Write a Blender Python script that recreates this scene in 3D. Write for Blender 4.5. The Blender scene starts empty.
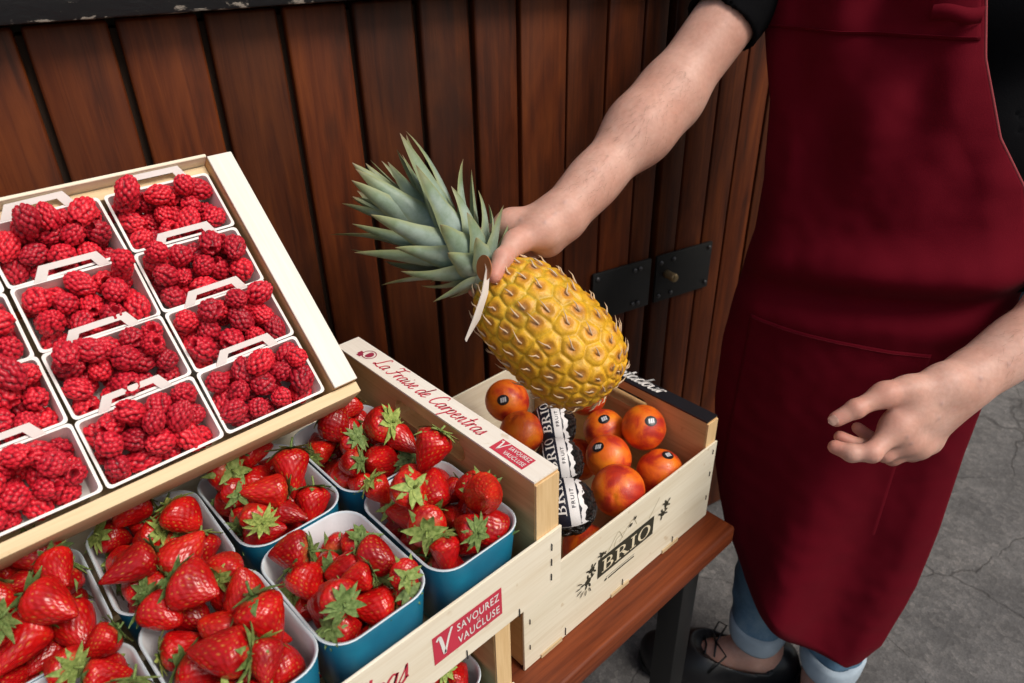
import bpy, bmesh, math, random
import numpy as np
from mathutils import Vector, Matrix, Quaternion, noise as mnoise

random.seed(7); RNG = np.random.default_rng(7)
S = bpy.context.scene
COL = S.collection
R = math.radians
H = 1.30                                   # camera height above the ground

# ------------------------------------------------------------------ camera
RR = np.array([0.73149287, -0.68157704, -0.01925945])
UU = np.array([0.35888358, 0.36084261, 0.86081077])
FF = np.array([0.57975922, 0.63658884, -0.50856061])
cam_d = bpy.data.cameras.new('camera'); cam = bpy.data.objects.new('camera', cam_d); COL.objects.link(cam)
cam.matrix_world = Matrix(((RR[0], UU[0], -FF[0], 0), (RR[1], UU[1], -FF[1], 0), (RR[2], UU[2], -FF[2], H), (0, 0, 0, 1)))
cam_d.sensor_width = 36; cam_d.lens = 723.3 / 1024 * 36
cam_d.clip_start = 0.02; cam_d.clip_end = 500
cam_d.dof.use_dof = True; cam_d.dof.focus_distance = 0.80; cam_d.dof.aperture_fstop = 7.0
S.camera = cam

# ------------------------------------------------------------------ sky and sun
SUN_EL, SUN_AZ = 52, -74                    # azimuth: degrees counter-clockwise from +X, where the light comes from
w = bpy.data.worlds.new('World'); S.world = w; w.use_nodes = True
nt = w.node_tree
sky = nt.nodes.new('ShaderNodeTexSky'); sky.sky_type = 'NISHITA'; sky.sun_disc = False
sky.sun_elevation = R(SUN_EL); sky.sun_rotation = R(90 - SUN_AZ)
sky.air_density = 1.6; sky.dust_density = 5.0; sky.ozone_density = 1.0
nt.links.new(sky.outputs[0], nt.nodes['Background'].inputs[0])
nt.nodes['Background'].inputs[1].default_value = 0.068
sd = bpy.data.lights.new('sun', 'SUN'); sd.energy = 1.5; sd.angle = R(20); sd.color = (1.0, 0.95, 0.88)
sun = bpy.data.objects.new('sun', sd); COL.objects.link(sun)
sv = Vector((math.cos(R(SUN_EL)) * math.cos(R(SUN_AZ)), math.cos(R(SUN_EL)) * math.sin(R(SUN_AZ)), math.sin(R(SUN_EL))))
sun.rotation_euler = sv.to_track_quat('Z', 'Y').to_euler(); sun.location = sv * 6
S.view_settings.view_transform = 'Standard'; S.view_settings.look = 'None'
S.view_settings.exposure = 0.60; S.view_settings.gamma = 1.0; S.view_settings.use_curve_mapping = False

# ------------------------------------------------------------------ helpers
def ray(px, py):                            # direction through a pixel of the calibrated camera, unit depth
    return FF + RR * ((px - 512) / 723.3) - UU * ((py - 341.5) / 723.3)
def P(px, py, d):                           # point at depth d
    v = ray(px, py) * d
    return np.array([v[0], v[1], v[2] + H])

def link(o, parent=None):
    COL.objects.link(o)
    if parent is not None: o.parent = parent
    return o
def tag(o, label=None, cat=None, group=None, kind=None):
    if label: o['label'] = label
    if cat: o['category'] = cat
    if group: o['group'] = group
    if kind: o['kind'] = kind
    return o
def empty(name, loc=(0, 0, 0), rot=None):
    o = bpy.data.objects.new(name, None); o.empty_display_size = 0.05; COL.objects.link(o)
    if rot is not None: o.matrix_world = Matrix.Translation(Vector(loc)) @ rot.to_4x4()
    else: o.location = loc
    return o

class MB:                                   # collects geometry of one mesh
    def __init__(s): s.v = []; s.f = []; s.m = []
    def add(s, vs, fs, mi=0):
        n = len(s.v); s.v += [tuple(map(float, q)) for q in vs]
        s.f += [tuple(i + n for i in f) for f in fs]; s.m += [mi] * len(fs); return s
    def box(s, a, b, mi=0, M=None):
        (x0, y0, z0), (x1, y1, z1) = a, b
        vs = [(x0,y0,z0),(x1,y0,z0),(x1,y1,z0),(x0,y1,z0),(x0,y0,z1),(x1,y0,z1),(x1,y1,z1),(x0,y1,z1)]
        if M is not None: vs = [tuple(M @ Vector(q)) for q in vs]
        return s.add(vs, [(0,3,2,1),(4,5,6,7),(0,1,5,4),(1,2,6,5),(2,3,7,6),(3,0,4,7)], mi)
    def tube(s, pts, rad, n=10, mi=0, cap=True):
        pts = [Vector(p) for p in pts]; k = len(pts)
        if not hasattr(rad, '__len__'): rad = [rad] * k
        up = None; rings = []
        for i, p in enumerate(pts):
            t = (pts[min(i+1, k-1)] - pts[max(i-1, 0)]).normalized()
            if up is None: up = t.orthogonal().normalized()
            up = (up - t * up.dot(t)).normalized(); sd_ = t.cross(up)
            rings.append([p + (up * math.cos(2*math.pi*j/n) + sd_ * math.sin(2*math.pi*j/n)) * rad[i] for j in range(n)])
        vs = [q for r in rings for q in r]; fs = []
        for i in range(k-1):
            for j in range(n):
                fs.append((i*n+j, i*n+(j+1) % n, (i+1)*n+(j+1) % n, (i+1)*n+j))
        if cap: fs += [tuple(range(n-1, -1, -1)), tuple((k-1)*n+j for j in range(n))]
        return s.add(vs, fs, mi)
    def prism(s, poly, z0, z1, mi=0, M=None):   # closed 2D outline (ccw) pulled from z0 to z1
        n = len(poly); vs = [(x, y, z0) for x, y in poly] + [(x, y, z1) for x, y in poly]
        if M is not None: vs = [tuple(M @ Vector(q)) for q in vs]
        fs = [tuple(range(n-1, -1, -1)), tuple(range(n, 2*n))] + [(i, (i+1) % n, n+(i+1) % n, n+i) for i in range(n)]
        return s.add(vs, fs, mi)
    def xf(s, M):
        s.v = [tuple(M @ Vector(q)) for q in s.v]; return s
    def build(s, name, mats, parent=None, smooth=False, bevel=0, seg=2, wn=False):
        me = bpy.data.meshes.new(name); me.from_pydata(s.v, [], s.f); 
        if not isinstance(mats, (list, tuple)): mats = [mats]
        for m in mats: me.materials.append(m)
        me.polygons.foreach_set('material_index', s.m)
        if bevel:
            bm = bmesh.new(); bm.from_mesh(me)
            es = [e for e in bm.edges if len(e.link_faces) == 2 and e.calc_face_angle(0) > 0.5]
            bmesh.ops.bevel(bm, geom=es, offset=bevel, segments=seg, affect='EDGES', profile=0.5, clamp_overlap=True)
            bm.to_mesh(me); bm.free()
        if smooth or bevel:
            me.polygons.foreach_set('use_smooth', [True] * len(me.polygons))
        if bevel and not smooth:
            try: me.set_sharp_from_angle(angle=R(38))
            except Exception: pass
        me.update()
        return link(bpy.data.objects.new(name, me), parent)

def child(o, parent, world_built=True):     # parent a world-space mesh to a placed thing and keep where it is
    o.parent = parent; o.matrix_parent_inverse = parent.matrix_world.inverted() if False else Matrix.Identity(4)
    return o

# -------- node helpers
def newmat(name):
    m = bpy.data.materials.new(name); m.use_nodes = True
    return m, m.node_tree, m.node_tree.nodes['Principled BSDF']
def N(nt, typ, **kw):
    n = nt.nodes.new('ShaderNode' + typ)
    for k, v in kw.items():
        if k in n.inputs and not hasattr(n, k): n.inputs[k].default_value = v
        else: setattr(n, k, v)
    return n
def L(nt, a, b): nt.links.new(a, b)
def ramp(nt, fac, stops, interp='LINEAR'):
    r = nt.nodes.new('ShaderNodeValToRGB'); r.color_ramp.interpolation = interp
    el = r.color_ramp.elements
    while len(el) < len(stops): el.new(0.5)
    for e, (p_, c) in zip(el, stops):
        e.position = p_; e.color = (*c, 1) if len(c) == 3 else c
    L(nt, fac, r.inputs[0]); return r.outputs[0]
def mixc(nt, fac, a, b, mode='MIX'):
    n = nt.nodes.new('ShaderNodeMix'); n.data_type = 'RGBA'; n.blend_type = mode
    for sock, val in ((n.inputs[0], fac), (n.inputs[6], a), (n.inputs[7], b)):
        if hasattr(val, 'is_linked'): L(nt, val, sock)
        elif hasattr(val, '__len__'): sock.default_value = (*val, 1) if len(val) == 3 else val
        else: sock.default_value = val
    return n.outputs[2]
def coords(nt, scale=(1, 1, 1), kind='Object', rot=(0, 0, 0)):
    tc = nt.nodes.new('ShaderNodeTexCoord'); mp = nt.nodes.new('ShaderNodeMapping')
    mp.inputs['Scale'].default_value = scale; mp.inputs['Rotation'].default_value = rot
    L(nt, tc.outputs[kind], mp.inputs[0]); return mp.outputs[0]
def noise(nt, vec, scale=5, detail=4, rough=0.55, dist=0):
    n = N(nt, 'TexNoise'); n.inputs['Scale'].default_value = scale; n.inputs['Detail'].default_value = detail
    n.inputs['Roughness'].default_value = rough; n.inputs['Distortion'].default_value = dist
    L(nt, vec, n.inputs['Vector']); return n.outputs['Fac']
def math_(nt, op, a, b=None):
    n = nt.nodes.new('ShaderNodeMath'); n.operation = op
    for i, v in enumerate((a, b)):
        if v is None: continue
        if hasattr(v, 'is_linked'): L(nt, v, n.inputs[i])
        else: n.inputs[i].default_value = v
    return n.outputs[0]
def bump(nt, bsdf, h, strength=0.3, dist=0.002, normal=None):
    b = nt.nodes.new('ShaderNodeBump'); b.inputs['Strength'].default_value = strength; b.inputs['Distance'].default_value = dist
    L(nt, h, b.inputs['Height'])
    if normal is not None: L(nt, normal, b.inputs['Normal'])
    L(nt, b.outputs[0], bsdf.inputs['Normal']); return b.outputs[0]
def plain(name, col, rough=0.6, metal=0, spec=0.5, bumps=None):
    m, nt, b = newmat(name)
    v = coords(nt); n = noise(nt, v, 40, 4)
    c = mixc(nt, n, tuple(x*0.82 for x in col), tuple(min(1, x*1.12) for x in col)); L(nt, c, b.inputs['Base Color'])
    b.inputs['Roughness'].default_value = rough; b.inputs['Metallic'].default_value = metal
    b.inputs['Specular IOR Level'].default_value = spec
    if bumps: bump(nt, b, noise(nt, v, bumps[0], 4), bumps[1], 0.001)
    return m

def veneer(name, c0, c1, along='x', rough=0.62, fig=1.0):   # pale crate wood, grain along one axis
    m, nt, b = newmat(name)
    sc = {'x': (3, 70, 70), 'y': (70, 3, 70), 'z': (70, 70, 3)}[along]
    sc2 = {'x': (1.5, 14, 14), 'y': (14, 1.5, 14), 'z': (14, 14, 1.5)}[along]
    v = coords(nt, sc); v2 = coords(nt, sc2)
    g = noise(nt, v, 4, 6, 0.6, 0.3); g2 = noise(nt, v2, 2.2, 3, 0.5, 1.2)
    f = math_(nt, 'ADD', math_(nt, 'MULTIPLY', g, 0.55), math_(nt, 'MULTIPLY', g2, 0.6 * fig))
    c = ramp(nt, f, [(0.32, c1), (0.62, c0), (0.85, tuple(min(1, x * 1.06) for x in c0))])
    sp = noise(nt, coords(nt, (1, 1, 1)), 55, 2); spk = ramp(nt, sp, [(0.70, (1, 1, 1)), (0.76, (0.72, 0.6, 0.45))])
    c = mixc(nt, 0.55, c, spk, 'MULTIPLY'); L(nt, c, b.inputs['Base Color'])
    b.inputs['Roughness'].default_value = rough; b.inputs['Specular IOR Level'].default_value = 0.25
    bump(nt, b, g, 0.25, 0.0006); return m

# -------- signed-distance modelling for bodies: round cones blended smoothly, polygonised by surface nets
def cone_d(X, a, b, ra, rb):
    a = np.asarray(a, np.float32); b = np.asarray(b, np.float32); ab = b - a
    h = np.clip(((X - a) @ ab) / max(float(ab @ ab), 1e-9), 0, 1)
    return np.linalg.norm(X - a - h[..., None] * ab, axis=-1) - (ra + (rb - ra) * h)
def smin(a, b, k):
    if k <= 0: return np.minimum(a, b)
    h = np.clip(k - np.abs(a - b), 0, None) / k
    return np.minimum(a, b) - h * h * k * 0.25
class Field:
    def __init__(s, lo, hi, res):
        s.lo = np.array(lo, np.float32); s.res = res
        s.n = np.ceil((np.array(hi) - s.lo) / res).astype(int) + 1
        s.F = np.full(s.n, 0.1, np.float32)
    def block(s, a, b, m):
        lo = np.clip(np.floor((np.minimum(a, b) - m - s.lo) / s.res).astype(int), 0, s.n - 1)
        hi = np.clip(np.ceil((np.maximum(a, b) + m - s.lo) / s.res).astype(int) + 1, 1, s.n)
        sl = tuple(slice(l, h) for l, h in zip(lo, hi))
        if any(h <= l for l, h in zip(lo, hi)): return None, None
        g = np.meshgrid(*[s.lo[i] + s.res * np.arange(lo[i], hi[i], dtype=np.float32) for i in range(3)], indexing='ij')
        return sl, np.stack(g, -1)
    def cones(s, prims, k):
        for (a, b, ra, rb) in prims:
            a = np.asarray(a, np.float32); b = np.asarray(b, np.float32)
            sl, X = s.block(a, b, max(ra, rb) + k + 3 * s.res)
            if sl is None: continue
            s.F[sl] = smin(s.F[sl], cone_d(X, a, b, ra, rb), k)
        return s
    def merge(s, other, k): s.F = smin(s.F, other.F, k); return s
    def copy(s):
        c = Field.__new__(Field); c.lo = s.lo; c.res = s.res; c.n = s.n; c.F = s.F.copy(); return c
    def mesh(s):
        F = s.F.copy()
        for ax in range(3):                 # close the surface at the edge of the grid
            for e_ in (0, -1):
                sl = [slice(None)] * 3; sl[ax] = e_; F[tuple(sl)] = np.maximum(F[tuple(sl)], 1e-3)
        ins = F < 0; n = np.array(F.shape) - 1
        off = [(i, j, k) for i in (0, 1) for j in (0, 1) for k in (0, 1)]
        c = lambda o: tuple(slice(o[i], o[i] + n[i]) for i in range(3))
        cnt = np.zeros(n, np.int8)
        for o in off: cnt += ins[c(o)]
        act = (cnt > 0) & (cnt < 8); idx = np.argwhere(act)
        ids = np.full(n, -1, np.int64); ids[act] = np.arange(len(idx))
        acc = np.zeros((len(idx), 3)); num = np.zeros(len(idx))
        for ax in range(3):
            for o in off:
                if o[ax]: continue
                o2 = list(o); o2[ax] = 1
                A = F[tuple((idx + o).T)]; B = F[tuple((idx + o2).T)]
                cr = (A < 0) != (B < 0); t = np.where(cr, A / np.where(cr, A - B, 1), 0)
                p = np.tile(np.array(o, float), (len(idx), 1)); p[:, ax] = t
                acc[cr] += p[cr]; num[cr] += 1
        V = s.lo + s.res * (idx + acc / num[:, None])
        Q = []
        for ax in range(3):
            u, v_ = [(1, 2), (2, 0), (0, 1)][ax]
            sl0 = [slice(None)] * 3; sl1 = [slice(None)] * 3
            sl0[ax] = slice(0, -1); sl1[ax] = slice(1, None)
            a = ins[tuple(sl0)]; b = ins[tuple(sl1)]
            e = np.argwhere(a != b)
            e = e[(e[:, u] > 0) & (e[:, v_] > 0) & (e[:, u] < n[u]) & (e[:, v_] < n[v_])]
            du = np.zeros(3, int); du[u] = 1; dv = np.zeros(3, int); dv[v_] = 1
            q = np.stack([ids[tuple((e - du - dv).T)], ids[tuple((e - dv).T)], ids[tuple(e.T)], ids[tuple((e - du).T)]], 1)
            fl = ~a[tuple(e.T)]
            q[fl] = q[fl][:, ::-1]; Q.append(q)
        return V, np.concatenate(Q)
def np_mesh(name, V, Q, mats, parent=None, smooth=True):
    me = bpy.data.meshes.new(name)
    me.from_pydata([tuple(v) for v in np.asarray(V, float)], [], [tuple(int(i) for i in q) for q in Q])
    for m in (mats if isinstance(mats, (list, tuple)) else [mats]): me.materials.append(m)
    if smooth: me.polygons.foreach_set('use_smooth', [True] * len(me.polygons))
    me.update(); return link(bpy.data.objects.new(name, me), parent)
def bake(o):                                # replace a mesh by its evaluated (modified) self
    dg = bpy.context.evaluated_depsgraph_get(); dg.update()
    me = bpy.data.meshes.new_from_object(o.evaluated_get(dg))
    o.modifiers.clear(); o.data = me; return o
def col_attr(me, name, cols):
    a = me.color_attributes.new(name, 'FLOAT_COLOR', 'POINT')
    c = np.ones((len(me.vertices), 4), np.float32); c[:, :3] = cols
    a.data.foreach_set('color', c.ravel())

# -------- lettering
def text2d(s, size=1.0, shear=0, spacing=1.0, bold=0):
    cu = bpy.data.curves.new('txt', 'FONT'); cu.body = s; cu.size = size; cu.shear = shear; cu.space_character = spacing
    cu.offset = bold; cu.resolution_u = 3; cu.fill_mode = 'FRONT'
    o = bpy.data.objects.new('txt', cu); COL.objects.link(o)
    dg = bpy.context.evaluated_depsgraph_get(); dg.update()
    me = o.evaluated_get(dg).to_mesh()
    vs = [(v.co.x, v.co.y) for v in me.vertices]; fs = [tuple(p.vertices) for p in me.polygons]
    COL.objects.unlink(o); bpy.data.objects.remove(o); bpy.data.curves.remove(cu)
    return vs, fs
def fit(vs, x0, y0, x1, y1):                # stretch a flat outline into a rectangle
    xs = [p[0] for p in vs]; ys = [p[1] for p in vs]; a, b = min(xs), max(xs); c, d = min(ys), max(ys)
    return [(x0 + (x - a) / (b - a) * (x1 - x0), y0 + (y - c) / (d - c) * (y1 - y0)) for x, y in vs]
def strokes(paths, wd, wv=0.35):            # pen strokes as flat ribbons, slightly thicker going down
    vs, fs = [], []
    for path in paths:
        pts = [np.array(p, float) for p in path]; out = []
        for i in range(len(pts) - 1):
            p0 = pts[max(i-1, 0)]; p1 = pts[i]; p2 = pts[i+1]; p3 = pts[min(i+2, len(pts)-1)]
            for t in np.linspace(0, 1, 7)[:-1 if i < len(pts)-2 else None]:
                out.append(0.5 * (2*p1 + (p2-p0)*t + (2*p0-5*p1+4*p2-p3)*t*t + (3*p1-p0-3*p2+p3)*t**3))
        n0 = len(vs)
        for i, p in enumerate(out):
            t = out[min(i+1, len(out)-1)] - out[max(i-1, 0)]; t = t / (np.linalg.norm(t) + 1e-9)
            hw = wd * (1 + wv * (-t[1])) / 2; nrm = np.array([-t[1], t[0]]) * hw
            vs += [tuple(p + nrm), tuple(p - nrm)]
        fs += [(n0+2*i, n0+2*i+1, n0+2*i+3, n0+2*i+2) for i in range(len(out)-1)]
    return vs, fs
SCRIPT = {  # handwritten letters on a unit x-height: (advance, strokes)
 'L': (1.25, [[(1.0,1.75),(0.8,2.0),(0.55,1.7),(0.45,0.8),(0.3,0.15),(0.0,0.1),(0.1,0.3),(0.5,0.1),(1.1,0.0),(1.35,0.25)]]),
 'F': (1.25, [[(0.1,1.6),(0.3,1.95),(0.8,1.85),(1.45,2.05)],[(0.9,1.85),(0.75,1.0),(0.55,0.2),(0.2,-0.05),(-0.05,0.2)],[(0.4,1.0),(0.8,1.0),(1.15,1.1)]]),
 'C': (1.3, [[(1.3,1.55),(1.15,1.95),(0.75,1.9),(0.35,1.3),(0.25,0.5),(0.55,0.0),(0.95,0.1),(1.3,0.45)]]),
 'S': (1.2, [[(1.15,1.6),(0.95,1.95),(0.6,1.75),(0.65,1.2),(0.85,0.6),(0.6,0.05),(0.15,0.1),(0.0,0.4)]]),
 'a': (0.95, [[(0.75,0.85),(0.5,1.0),(0.2,0.75),(0.12,0.3),(0.3,0.0),(0.6,0.3),(0.8,0.95)],[(0.8,0.95),(0.72,0.3),(0.82,0.02),(1.0,0.2)]]),
 'r': (0.75, [[(0.05,0.2),(0.2,0.95),(0.32,0.75),(0.25,0.0)],[(0.3,0.6),(0.5,0.95),(0.7,0.85)]]),
 'i': (0.5, [[(0.1,0.3),(0.25,0.95),(0.2,0.2),(0.32,0.0),(0.5,0.25)],[(0.32,1.35),(0.37,1.48)]]),
 's': (0.72, [[(0.0,0.1),(0.35,0.75),(0.42,1.05),(0.5,0.6),(0.5,0.2),(0.25,0.0),(0.08,0.15)],[(0.5,0.2),(0.7,0.2)]]),
 'e': (0.78, [[(0.1,0.45),(0.45,0.6),(0.55,0.9),(0.35,1.0),(0.14,0.6),(0.15,0.15),(0.42,0.0),(0.78,0.3)]]),
 'd': (0.95, [[(0.7,0.85),(0.45,1.0),(0.17,0.7),(0.12,0.25),(0.3,0.0),(0.6,0.3),(0.8,1.0),(0.92,2.0)],[(0.92,2.0),(0.75,0.4),(0.83,0.02),(1.0,0.2)]]),
 'p': (0.92, [[(0.05,0.5),(0.22,1.0),(0.2,0.3),(0.05,-0.9)],[(0.2,0.6),(0.5,1.0),(0.75,0.75),(0.6,0.15),(0.25,0.1)]]),
 'n': (0.98, [[(0.05,0.4),(0.2,1.0),(0.2,0.0)],[(0.2,0.45),(0.5,1.0),(0.65,0.75),(0.62,0.2),(0.75,0.0),(1.0,0.25)]]),
 't': (0.62, [[(0.38,1.75),(0.28,0.6),(0.26,0.1),(0.42,0.0),(0.62,0.25)],[(0.02,1.12),(0.62,1.2)]]),
 'o': (0.85, [[(0.5,1.0),(0.2,0.8),(0.12,0.3),(0.38,0.0),(0.68,0.35),(0.6,0.85),(0.45,0.98),(0.85,0.85)]]),
 'm': (1.35, [[(0.05,0.4),(0.2,1.0),(0.2,0.0)],[(0.2,0.45),(0.45,1.0),(0.58,0.7),(0.57,0.0)],[(0.57,0.45),(0.85,1.0),(1.0,0.7),(0.97,0.15),(1.1,0.0),(1.35,0.25)]]),
 'l': (0.5, [[(0.05,0.3),(0.4,1.5),(0.35,2.0),(0.2,1.6),(0.15,0.3),(0.3,0.0),(0.5,0.25)]]),
 'b': (0.85, [[(0.3,2.0),(0.15,0.6),(0.2,0.05),(0.5,0.05),(0.7,0.5),(0.5,0.95),(0.22,0.6)]]),
 'u': (0.95, [[(0.1,0.95),(0.12,0.2),(0.35,0.0),(0.65,0.4),(0.75,0.95)],[(0.75,0.95),(0.72,0.2),(0.82,0.0),(1.0,0.25)]]),
 ' ': (0.55, [])}
def script_text(s, wd=0.13, slant=0.28):
    x = 0; paths = []
    for ch in s:
        adv, st = SCRIPT[ch]
        for p in st: paths.append([(x + a + slant * b, b) for a, b in p])
        x += adv
    return strokes(paths, wd)
def ring_strip(cx, cy, rx, ry, tx, ty, a0=0, a1=360, n=18):
    vs, fs = [], []
    for i in range(n + 1):
        a = R(a0 + (a1 - a0) * i / n); c, s_ = math.cos(a), math.sin(a)
        vs += [(cx + rx*c, cy + ry*s_), (cx + (rx-tx)*c, cy + (ry-ty)*s_)]
    fs = [(2*i, 2*i+2, 2*i+3, 2*i+1) for i in range(n)]
    return vs, fs
def rect2(x0, y0, x1, y1): return [(x0,y0),(x1,y0),(x1,y1),(x0,y1)], [(0,1,2,3)]
def serif_word():                           # the crate's four serif capitals, unit height; each piece in its own layer
    g = []
    # B
    g += [rect2(0.12,0.07,0.28,0.93), rect2(0,0,0.4,0.07), rect2(0,0.93,0.4,1.0), ring_strip(0.36,0.745,0.30,0.255,0.13,0.07,-90,90), ring_strip(0.38,0.265,0.36,0.265,0.15,0.07,-90,90), rect2(0.28,0.49,0.40,0.55)]
    # R
    g += [rect2(0.97,0.07,1.13,0.93), rect2(0.85,0,1.25,0.07), rect2(0.85,0.93,1.22,1.0), ring_strip(1.2,0.73,0.33,0.27,0.14,0.07,-90,90), rect2(1.13,0.46,1.2,0.53), ([(1.25,0.46),(1.42,0.46),(1.72,0.07),(1.52,0.07)],[(3,2,1,0)]), rect2(1.46,0,1.8,0.07)]
    # I
    g += [rect2(1.99,0.07,2.15,0.93), rect2(1.87,0,2.27,0.07), rect2(1.87,0.93,2.27,1.0)]
    # O
    g += [ring_strip(2.83,0.5,0.44,0.52,0.16,0.07,0,360,28)]
    return g, 3.27

# ------------------------------------------------------------------ materials of the setting
def m_asphalt():
    m, nt, b = newmat('asphalt'); v = coords(nt)
    n1 = noise(nt, v, 2.2, 5, 0.6); n2 = noise(nt, v, 260, 3, 0.7); n3 = noise(nt, v, 14, 5, 0.6)
    c = ramp(nt, n1, [(0.3, (0.085, 0.083, 0.086)), (0.55, (0.14, 0.135, 0.135)), (0.75, (0.19, 0.18, 0.175))])
    sp = ramp(nt, n2, [(0.38, (0.55, 0.55, 0.55)), (0.58, (1, 1, 1)), (0.72, (1.5, 1.45, 1.4))])
    c = mixc(nt, 0.65, c, sp, 'MULTIPLY')
    c = mixc(nt, 0.5, c, ramp(nt, n3, [(0.35, (0.6, 0.6, 0.6)), (0.6, (1.1, 1.1, 1.1))]), 'MULTIPLY')
    wv = N(nt, 'VectorMath'); wv.operation = 'ADD'
    nn = N(nt, 'TexNoise'); nn.inputs['Scale'].default_value = 3.2; nn.inputs['Detail'].default_value = 6; L(nt, v, nn.inputs['Vector'])
    sc = N(nt, 'VectorMath'); sc.operation = 'SCALE'; sc.inputs['Scale'].default_value = 0.28; L(nt, nn.outputs['Color'], sc.inputs[0])
    L(nt, v, wv.inputs[0]); L(nt, sc.outputs[0], wv.inputs[1])
    vo = N(nt, 'TexVoronoi'); vo.feature = 'DISTANCE_TO_EDGE'; vo.inputs['Scale'].default_value = 3.0; L(nt, wv.outputs[0], vo.inputs['Vector'])
    br = noise(nt, v, 2.4, 3)
    th = math_(nt, 'MULTIPLY', math_(nt, 'SUBTRACT', br, 0.47), 0.06)
    ck = ramp(nt, math_(nt, 'SUBTRACT', vo.outputs['Distance'], th), [(0.0, (0, 0, 0)), (0.0045, (1, 1, 1))])
    c = mixc(nt, ck, mixc(nt, 0.55, c, (0.03, 0.028, 0.027)), c)
    gr = N(nt, 'TexVoronoi'); gr.inputs['Scale'].default_value = 95; L(nt, v, gr.inputs['Vector'])
    c = mixc(nt, 0.55, c, ramp(nt, gr.outputs['Color'], [(0.15, (0.62, 0.62, 0.62)), (0.6, (1, 1, 1)), (0.92, (1.55, 1.5, 1.45))]), 'MULTIPLY')
    dk = noise(nt, v, 5.5, 6, 0.7); c = mixc(nt, ramp(nt, dk, [(0.56, (0, 0, 0)), (0.66, (0.55, 0.55, 0.55))]), c, (0.05, 0.048, 0.048))
    L(nt, c, b.inputs['Base Color']); b.inputs['Roughness'].default_value = 0.86
    h = math_(nt, 'ADD', math_(nt, 'ADD', math_(nt, 'MULTIPLY', n2, 0.4), math_(nt, 'MULTIPLY', gr.outputs['Distance'], 0.5)), ck)
    bump(nt, b, h, 0.6, 0.004); return m
def m_plank():
    m, nt, b = newmat('varnished_plank')
    at = N(nt, 'Attribute'); at.attribute_name = 'plank'
    v = coords(nt, (30, 30, 1.6)); 
    ad = N(nt, 'VectorMath'); ad.operation = 'ADD'; sc = N(nt, 'VectorMath'); sc.operation = 'SCALE'; sc.inputs['Scale'].default_value = 37.0
    L(nt, at.outputs['Color'], sc.inputs[0]); L(nt, v, ad.inputs[0]); L(nt, sc.outputs[0], ad.inputs[1])
    g = noise(nt, ad.outputs[0], 3.0, 7, 0.62, 0.6)
    v2 = coords(nt, (5, 5, 1.1)); ad2 = N(nt, 'VectorMath'); ad2.operation = 'ADD'; L(nt, v2, ad2.inputs[0]); L(nt, sc.outputs[0], ad2.inputs[1])
    g2 = noise(nt, ad2.outputs[0], 2.4, 4, 0.55, 1.5)
    f = math_(nt, 'ADD', math_(nt, 'MULTIPLY', g, 0.5), math_(nt, 'MULTIPLY', g2, 0.55))
    c = ramp(nt, f, [(0.33, (0.016, 0.004, 0.0018)), (0.50, (0.080, 0.0175, 0.0042)), (0.74, (0.165, 0.042, 0.0085))])
    sepa = N(nt, 'SeparateColor'); L(nt, at.outputs['Color'], sepa.inputs[0])
    tone = ramp(nt, sepa.outputs['Green'], [(0, (0.62, 0.62, 0.64)), (1, (1.22, 1.12, 1.05))])
    c = mixc(nt, 1.0, c, tone, 'MULTIPLY')
    d = noise(nt, coords(nt, (1, 1, 0.5)), 6, 5, 0.6)                       # worn, greyer patches
    c = mixc(nt, ramp(nt, d, [(0.55, (0, 0, 0)), (0.78, (0.4, 0.4, 0.4))]), c, (0.050, 0.020, 0.011))
    st = noise(nt, coords(nt, (1.6, 1, 0.55)), 3.3, 5, 0.62, 0.8)            # darker, oil-soaked stains
    c = mixc(nt, ramp(nt, st, [(0.50, (0, 0, 0)), (0.68, (0.75, 0.75, 0.75))]), c, (0.022, 0.0075, 0.004))
    kv = N(nt, 'TexVoronoi'); kv.inputs['Scale'].default_value = 1.0; L(nt, coords(nt, (7, 7, 2.6)), kv.inputs['Vector'])
    c = mixc(nt, ramp(nt, kv.outputs['Distance'], [(0.03, (0.9, 0.9, 0.9)), (0.12, (0, 0, 0))]), c, (0.012, 0.005, 0.003))
    scf = noise(nt, coords(nt, (26, 26, 9), rot=(0, 0.5, 0)), 1.7, 5, 0.75)
    c = mixc(nt, ramp(nt, scf, [(0.70, (0, 0, 0)), (0.76, (0.35, 0.35, 0.35))]), c, (0.16, 0.095, 0.06))
    sp = noise(nt, coords(nt, (1, 1, 1)), 48, 2); c = mixc(nt, ramp(nt, sp, [(0.765, (0, 0, 0)), (0.80, (0.5, 0.5, 0.5))]), c, (0.26, 0.20, 0.16))
    L(nt, c, b.inputs['Base Color'])
    rr = ramp(nt, d, [(0.3, (0.36, 0.36, 0.36)), (0.7, (0.58, 0.58, 0.58))]); L(nt, rr, b.inputs['Roughness'])
    b.inputs['Specular IOR Level'].default_value = 0.22
    bump(nt, b, math_(nt, 'ADD', g, math_(nt, 'MULTIPLY', d, 0.6)), 0.25, 0.002); return m
M_ASPH = m_asphalt(); M_PLANK = m_plank()
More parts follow.
